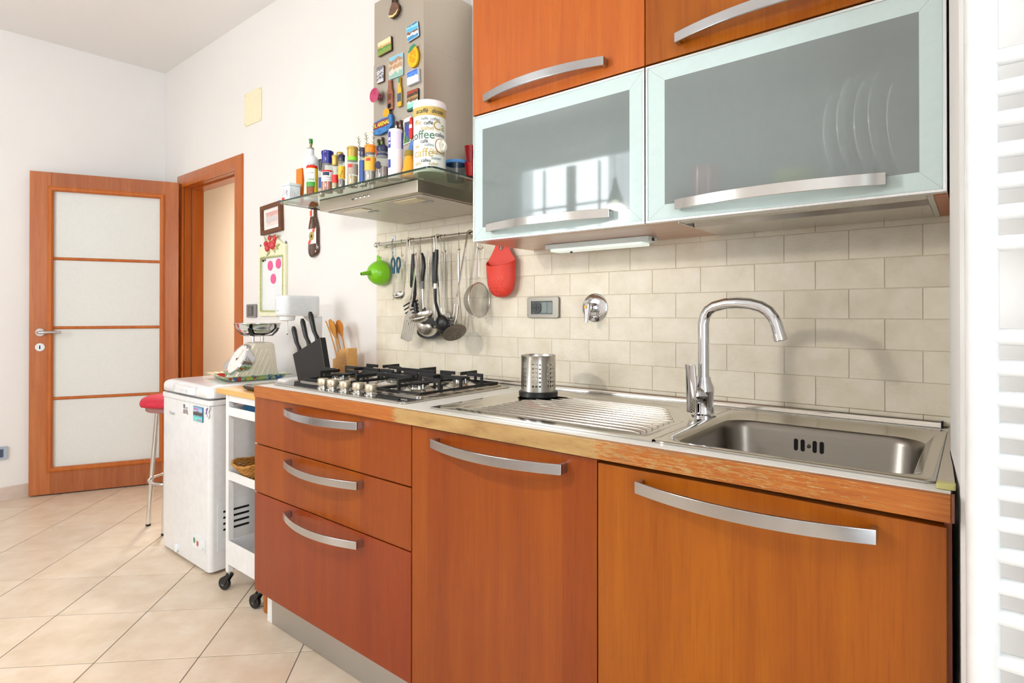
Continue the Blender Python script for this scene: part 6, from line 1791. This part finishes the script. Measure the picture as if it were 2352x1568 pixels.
# white stand mixer for drinks
ZB = .8473
t = T('drink_mixer', 'white drink mixer with column and whisk shaft on the trolley', 'mixer', (-1.17, -.2, ZB))
P(t, 'base', MB().prism(rrect(-1.190 - .008, -1.118, -.30, -.075, .022, 5), ZB + .0003, ZB + .016, 'xy'), m_whitepl, .005, 3)
P(t, 'column', MB().loft([[(x, y, z) for x, y in rrect(-1.183, -1.127, y0, -.098, .012, 4)] for y0, z in ((-.150, ZB + .016), (-.146, ZB + .05), (-.148, 1.12), (-.178, 1.152))]), m_whitepl, smooth=50)
hdp = rrect(-1.205, -1.105, -.318, -.112, .046, 8)
hd2 = P(t, 'head', MB().loft([[(-1.155 + (x + 1.155) * k, -.2 + (y + .2) * k, z) for x, y in hdp] for k, z in ((.94, 1.1535), (.99, 1.158), (1, 1.168), (1, 1.236), (.985, 1.245), (.93, 1.2485))]), m_whitepl, smooth=50)
for k in range(11):
    z = 1.166 + .0065 * k
    rq = rrect(-1.2056, -1.1044, -.3186, -.14, .0465, 8)
    P(hd2, 'groove', MB().tube([(x, y, z) for x, y in rq if y < -.15 or True][0:36], .0005, 4, closed=True), mat('groove_grey', '#d3d7db', .4))
P(hd2, 'nozzle', MB().lathe([(.024, 0), (.033, .003), (.036, .022), (0, .022), (0, 0)], (-1.155, -.268, 1.131), 28), m_whitepl)
P(t, 'whisk_shaft', MB().cyl((-1.155, -.268, 1.131), (-1.155, -.268, 1.072), .0028, n=8), m_whitepl)
P(t, 'whisk_tip', MB().sph((-1.155, -.268, 1.070), .0038, 8, 6), m_greypl)
P(hd2, 'brand_mark', MB().box(-1.160, -1.140, -.3192, -.3186, 1.176, 1.178), m_greyink, smooth=0)
# knife block with three knives
t = T('knife_block', 'slanted black knife block behind the hob', 'knife block', (-.95, -.275, ZB))
KB0, KB1 = -.304, -.276
kbp = [(-.996, ZB + .0005), (-.770, ZB + .0005), (-.832, 1.064), (-1.048, .983)]
P(t, 'block', MB().prism(kbp, KB0, KB1), mat('matt_black', '#191716', .5), .004, 3)
e_ = (Vector((-.832, 0, 1.064)) - Vector((-1.048, 0, .983)))
for k, (u, L, lab) in enumerate(((.155, .118, 'black handled knife, lowest in the block'), (.50, .126, 'black handled knife, middle one in the block'), (.80, .132, 'black handled knife, topmost in the block'))):
    b0 = Vector((-1.048, (KB0 + KB1) / 2, .983)) + e_ * u
    up_ = Vector((-.036, 0, .112)).normalized()
    a_ = Vector((up_.z, 0, -up_.x))
    tk = T('kitchen_knife', lab, 'knife', b0, 'knives in the knife block')
    sl_ = [b0 + up_ * .0008 + a_ * .004, b0 + up_ * .014 + a_ * .004, b0 + up_ * .028 - a_ * .002, b0 + up_ * .045 - a_ * .009, b0 + up_ * .075 - a_ * .011, b0 + up_ * (L - .012) - a_ * .013, b0 + up_ * (L - .002) - a_ * .013]
    P(tk, 'handle', MB().tube(sl_, [.0105, .0095, .0085, .0095, .0105, .0112, .0082], 14), m_blackpl, smooth=60)
    P(tk, 'butt', MB().sph(b0 + up_ * (L - .002) - a_ * .013, (.0085, .0085, .006), 12, 6), m_blackpl)
    P(t, 'slot_plate', MB().tube([b0 - e_.normalized() * .02 + up_ * .0004, b0 + e_.normalized() * .03 + up_ * .0004], 1, flat=(.0016, .006)), m_chromes)
# wooden block with wooden spoons
t = T('spoon_block', 'stepped wooden block holding wooden spoons', 'utensil block', (-.962, -.09, ZB))
P(t, 'block', MB().prism([(-1.024, ZB + .0005), (-.898, ZB + .0005), (-.902, 1.006), (-.930, 1.006), (-.934, 1.002), (-.962, .998), (-1.002, .956), (-1.024, .952)], -.115, -.065), m_bamboo, .002)
for k, (x0, z0, x1, z1, w_, lab) in enumerate(((-1.012, .9575, -1.105, 1.128, .004, 'thin pointed wooden stick in the wooden block'), (-1.003, .962, -1.082, 1.125, .012, 'wooden spoon second from the thin stick'), (-.988, .972, -1.068, 1.135, .015, 'broad wooden spatula in the wooden block'), (-.976, .984, -1.042, 1.128, .019, 'wooden spoon with dark rounded bowl in the wooden block'))):
    y = -.09 + (-.008, .012, -.012, .010)[k]
    a, b = Vector((x0, y, z0 + .0015)), Vector((x1, y, z1))
    n_ = (b - a)
    rr_ = []
    for q in range(10):
        u = q / 9
        wd = .0045 + (w_ * 1.5 - .0045) * math.sin(PI * min(1, max(0, (u - .5) / .55))) ** .8
        if k == 0:
            wd = .0042 - .002 * u
        pd = Vector((n_.z, 0, -n_.x)).normalized()
        c = a + n_ * u + pd * (.012 * math.sin(u * 2.6) if k == 3 else .006 * math.sin(u * 3))
        rr_.append([c + pd * wd, c + Vector((0, -.003, 0)) + pd * wd * .3, c + Vector((0, -.003, 0)) - pd * wd * .3, c - pd * wd, c + Vector((0, .003, 0)) - pd * wd * .3, c + Vector((0, .003, 0)) + pd * wd * .3])
    TM('wooden_spoon' if k else 'wooden_stick', lab, 'wooden spoon', MB().loft(rr_), m_spoonwood if k != 3 else wood('dark_spoon_wood', '#b0661c', '#c47a2a', '#d08c3c', 2, 0, .5, 0), 'wooden spoons in the block', smooth=60)
# basket with bread on the middle shelf
t = T('wicker_basket', 'brown wicker bread basket on the trolley shelf', 'basket', (-.995, -.40, .4725))
m_wick = mat('wicker', '#b07a34', .7, var=.3, vs=160, bump=.3)
def bring(u):
    hw, hd = .074 + .024 * u, .118 + .055 * u
    return hw, hd
for k in range(13):
    u = k / 12
    hw, hd = bring(u)
    z = .4765 + .068 * u
    pts = []
    for q in range(44):
        a = 2 * PI * q / 44
        wob = .003 * (1 if (q + k) % 2 else -1)
        sg = lambda v_: abs(v_) ** .55 * (1 if v_ > 0 else -1)
        flare = 1.0
        zz = z + (.012 * u * u * (abs(math.cos(a) * math.sin(a)) * 2) ** 2)
        pts.append((-.995 + sg(math.cos(a)) * (hw + wob), -.40 + sg(math.sin(a)) * (hd + wob), zz))
    P(t, 'weave_row', MB().tube(pts, .0034 if k < 12 else .0052, 5, closed=True), m_wick)
for q in range(22):
    a = 2 * PI * q / 22
    sg = lambda v_: abs(v_) ** .55 * (1 if v_ > 0 else -1)
    p = []
    for u in (0, .5, 1):
        hw, hd = bring(u)
        p.append((-.995 + sg(math.cos(a)) * hw, -.40 + sg(math.sin(a)) * hd, .4765 + .068 * u + .012 * u * u * (abs(math.cos(a) * math.sin(a)) * 2) ** 2))
    P(t, 'stake', MB().tube(p, .0026, 5), m_wick)
P(t, 'basket_floor', MB().prism(rrect(-1.066, -.924, -.515, -.285, .02), .4726, .4752, 'xy'), m_wick)
for x, y, lab in ((-.985, -.43, 'pale bread roll at the front of the wicker basket'), (-.985, -.34, 'pale bread roll at the back of the wicker basket')):
    TM('bread_roll', lab, 'bread', MB().sph((x, y, .5105), (.046, .040, .034), 18, 12), mat('bread_crust', '#d9b57c', .7, var=.15, vs=40, bump=.2), 'bread rolls in the basket', smooth=60)
TM('blue_folder', 'dark blue folded cloth on the upper trolley shelf', 'cloth', MB().prism(rrect(-1.06, -.90, -.52, -.25, .01), .7402, .7862, 'xy'), mat('petrol_blue', '#1f5f86', .7), bev=.006)
TM('green_ball', 'lime green lid lying on the blue cloth on the trolley', 'lid', MB().lathe([(0, 0), (.024, 0), (.026, .004), (.026, .012), (.022, .015), (0, .015)], (-.945, -.48, .7866), 20), m_green)
# wooden rolling pin end standing behind the castor
t = T('rolling_pin', 'wooden rolling pin standing on end beside the plinth', 'rolling pin', (-.832, -.50, 0))
P(t, 'barrel', MB().lathe([(0, .001), (.020, .001), (.0235, .006), (.0235, .42), (.020, .426), (0, .426)], (-.828, -.525, 0), 20), wood('pin_wood', '#9a5a26', '#b06c32', '#c07e42', 2, 0, .5, 0))
P(t, 'grip', MB().lathe([(0, .4265), (.009, .4265), (.012, .46), (.013, .50), (.009, .515), (0, .517)], (-.828, -.525, 0), 16), wood('pin_wood', '#9a5a26', '#b06c32', '#c07e42', 2, 0, .5, 0))

# ------------------------------------------------------------------ bar stool behind the freezer
SXc, SYc = -2.105, -.375
t = T('bar_stool', 'bar stool with red cushion and chrome legs behind the freezer', 'stool', (SXc, SYc, 0))
cu = []
for d, z in ((.03, .664), (.006, .668), (0, .682), (.004, .70), (.03, .715), (.09, .722)):
    cu.append([(SXc + (.178 - d) * math.cos(a) * (1 + .025 * math.cos(8 * a)), SYc + (.178 - d) * math.sin(a) * (1 + .025 * math.cos(8 * a)), z) for a in [2 * PI * k / 48 for k in range(48)]])
P(t, 'cushion', MB().loft(cu), mat('red_fabric', '#c4253c', .75, var=.1, vs=60, bump=.15), smooth=60)
P(t, 'seat_base', MB().lathe([(0, .638), (.145, .638), (.15, .643), (.15, .6635), (0, .6635)], (SXc, SYc, 0), 36), mat('stool_board', '#9a6a66', .5))
for a in (225, 315, 45, 135):
    d = Vector((math.cos(R(a)), math.sin(R(a)), 0))
    c = Vector((SXc, SYc, 0))
    P(t, 'leg', MB().tube([c + d * .105 + Vector((0, 0, .638)), c + d * .112 + Vector((0, 0, .55)), c + d * .135 + Vector((0, 0, .25)), c + d * .150 + Vector((0, 0, .012))], .0115, 12), m_chromes)
    P(t, 'foot_cap', MB().cyl(c + d * .150 + Vector((0, 0, .0005)), c + d * .150 + Vector((0, 0, .0118)), .0125, n=12), m_blackpl)
P(t, 'foot_ring', MB().tube([(SXc + .134 * math.cos(a), SYc + .134 * math.sin(a), .262) for a in [2 * PI * k / 40 for k in range(40)]], .007, 8, closed=True), m_chromes, smooth=60)

# ------------------------------------------------------------------ towel radiator on the pier
t = T('towel_radiator', 'white enamelled towel radiator with horizontal bars on the pier', 'radiator', (1.55, -.66, .25))
RYc = -.672
for x in (1.331, 1.79):
    P(t, 'upright', MB().loft([[(x + (u), RYc + v, z) for u, v in [(-.0185, .012), (-.0185, -.004), (-.014, -.012), (-.005, -.016), (.005, -.016), (.014, -.012), (.0185, -.004), (.0185, .012)]] for z in (.28, 1.95)]), m_radi, .002, smooth=50)
grp = []
# groups of bars with wider gaps between, read from the top down
for z0, n in ((1.925, 3), (1.735, 3), (1.508, 7), (1.133, 10), (.700, 8)):
    for k in range(n):
        z = z0 - k * .0416
        if z > .3:
            P(t, 'bar', MB().cyl((1.331, RYc - .001, z), (1.79, RYc - .001, z), .0115, n=14), m_radi)
for z in (.5, 1.7):
    for x in (1.40, 1.72):
        P(t, 'wall_bracket', MB().cyl((x, RYc + .0, z + .02), (x, -.6125, z + .02), .008, n=10), m_radi)
# ------------------------------------------------------------------ pendant lamp over the dining side (seen mirrored in the cabinet glass)
PX, PY, PZ = -.108, -1.60, 1.71
t = T('pendant_lamp', 'small cone pendant lamp mirrored in the cabinet glass', 'lamp', (PX, PY, PZ))
P(t, 'cable', MB().tube([(PX, PY, CZ - .02), (PX + .01, PY, 2.6), (PX - .01, PY, 2.35), (PX + .05, PY, 2.25), (PX + .04, PY, 2.12), (PX - .03, PY, 2.16), (PX - .02, PY, 2.28), (PX, PY, 2.1), (PX, PY, 1.86)], .0025, 6), m_blackpl)
P(t, 'ceiling_rose', MB().lathe([(0, CZ - .03), (.045, CZ - .03), (.05, CZ - .0005), (0, CZ - .0005)], (PX, PY, 0), 24), m_whitepl)
P(t, 'shade', MB().lathe([(.048, PZ), (.046, PZ + .01), (.012, PZ + .12), (.010, PZ + .15), (.009, PZ + .15), (.011, PZ + .118), (.044, PZ + .012)], (PX, PY, 0), 28), clear('smoke_glass', '#8a8f8c', 1.0), smooth=60)
P(t, 'bulb', MB().sph((PX, PY, PZ + .018), .02, 16, 10), mat('bulb_glow', '#fff0d8', .3, emit=60.0))
lp = bpy.data.lights.new('pendant_light', 'POINT')
lp.energy, lp.color, lp.shadow_soft_size = 24, (1.0, .95, .88), .05
lo = bpy.data.objects.new('pendant_light', lp)
lo.location = (PX, PY, PZ - .03)
C.objects.link(lo)
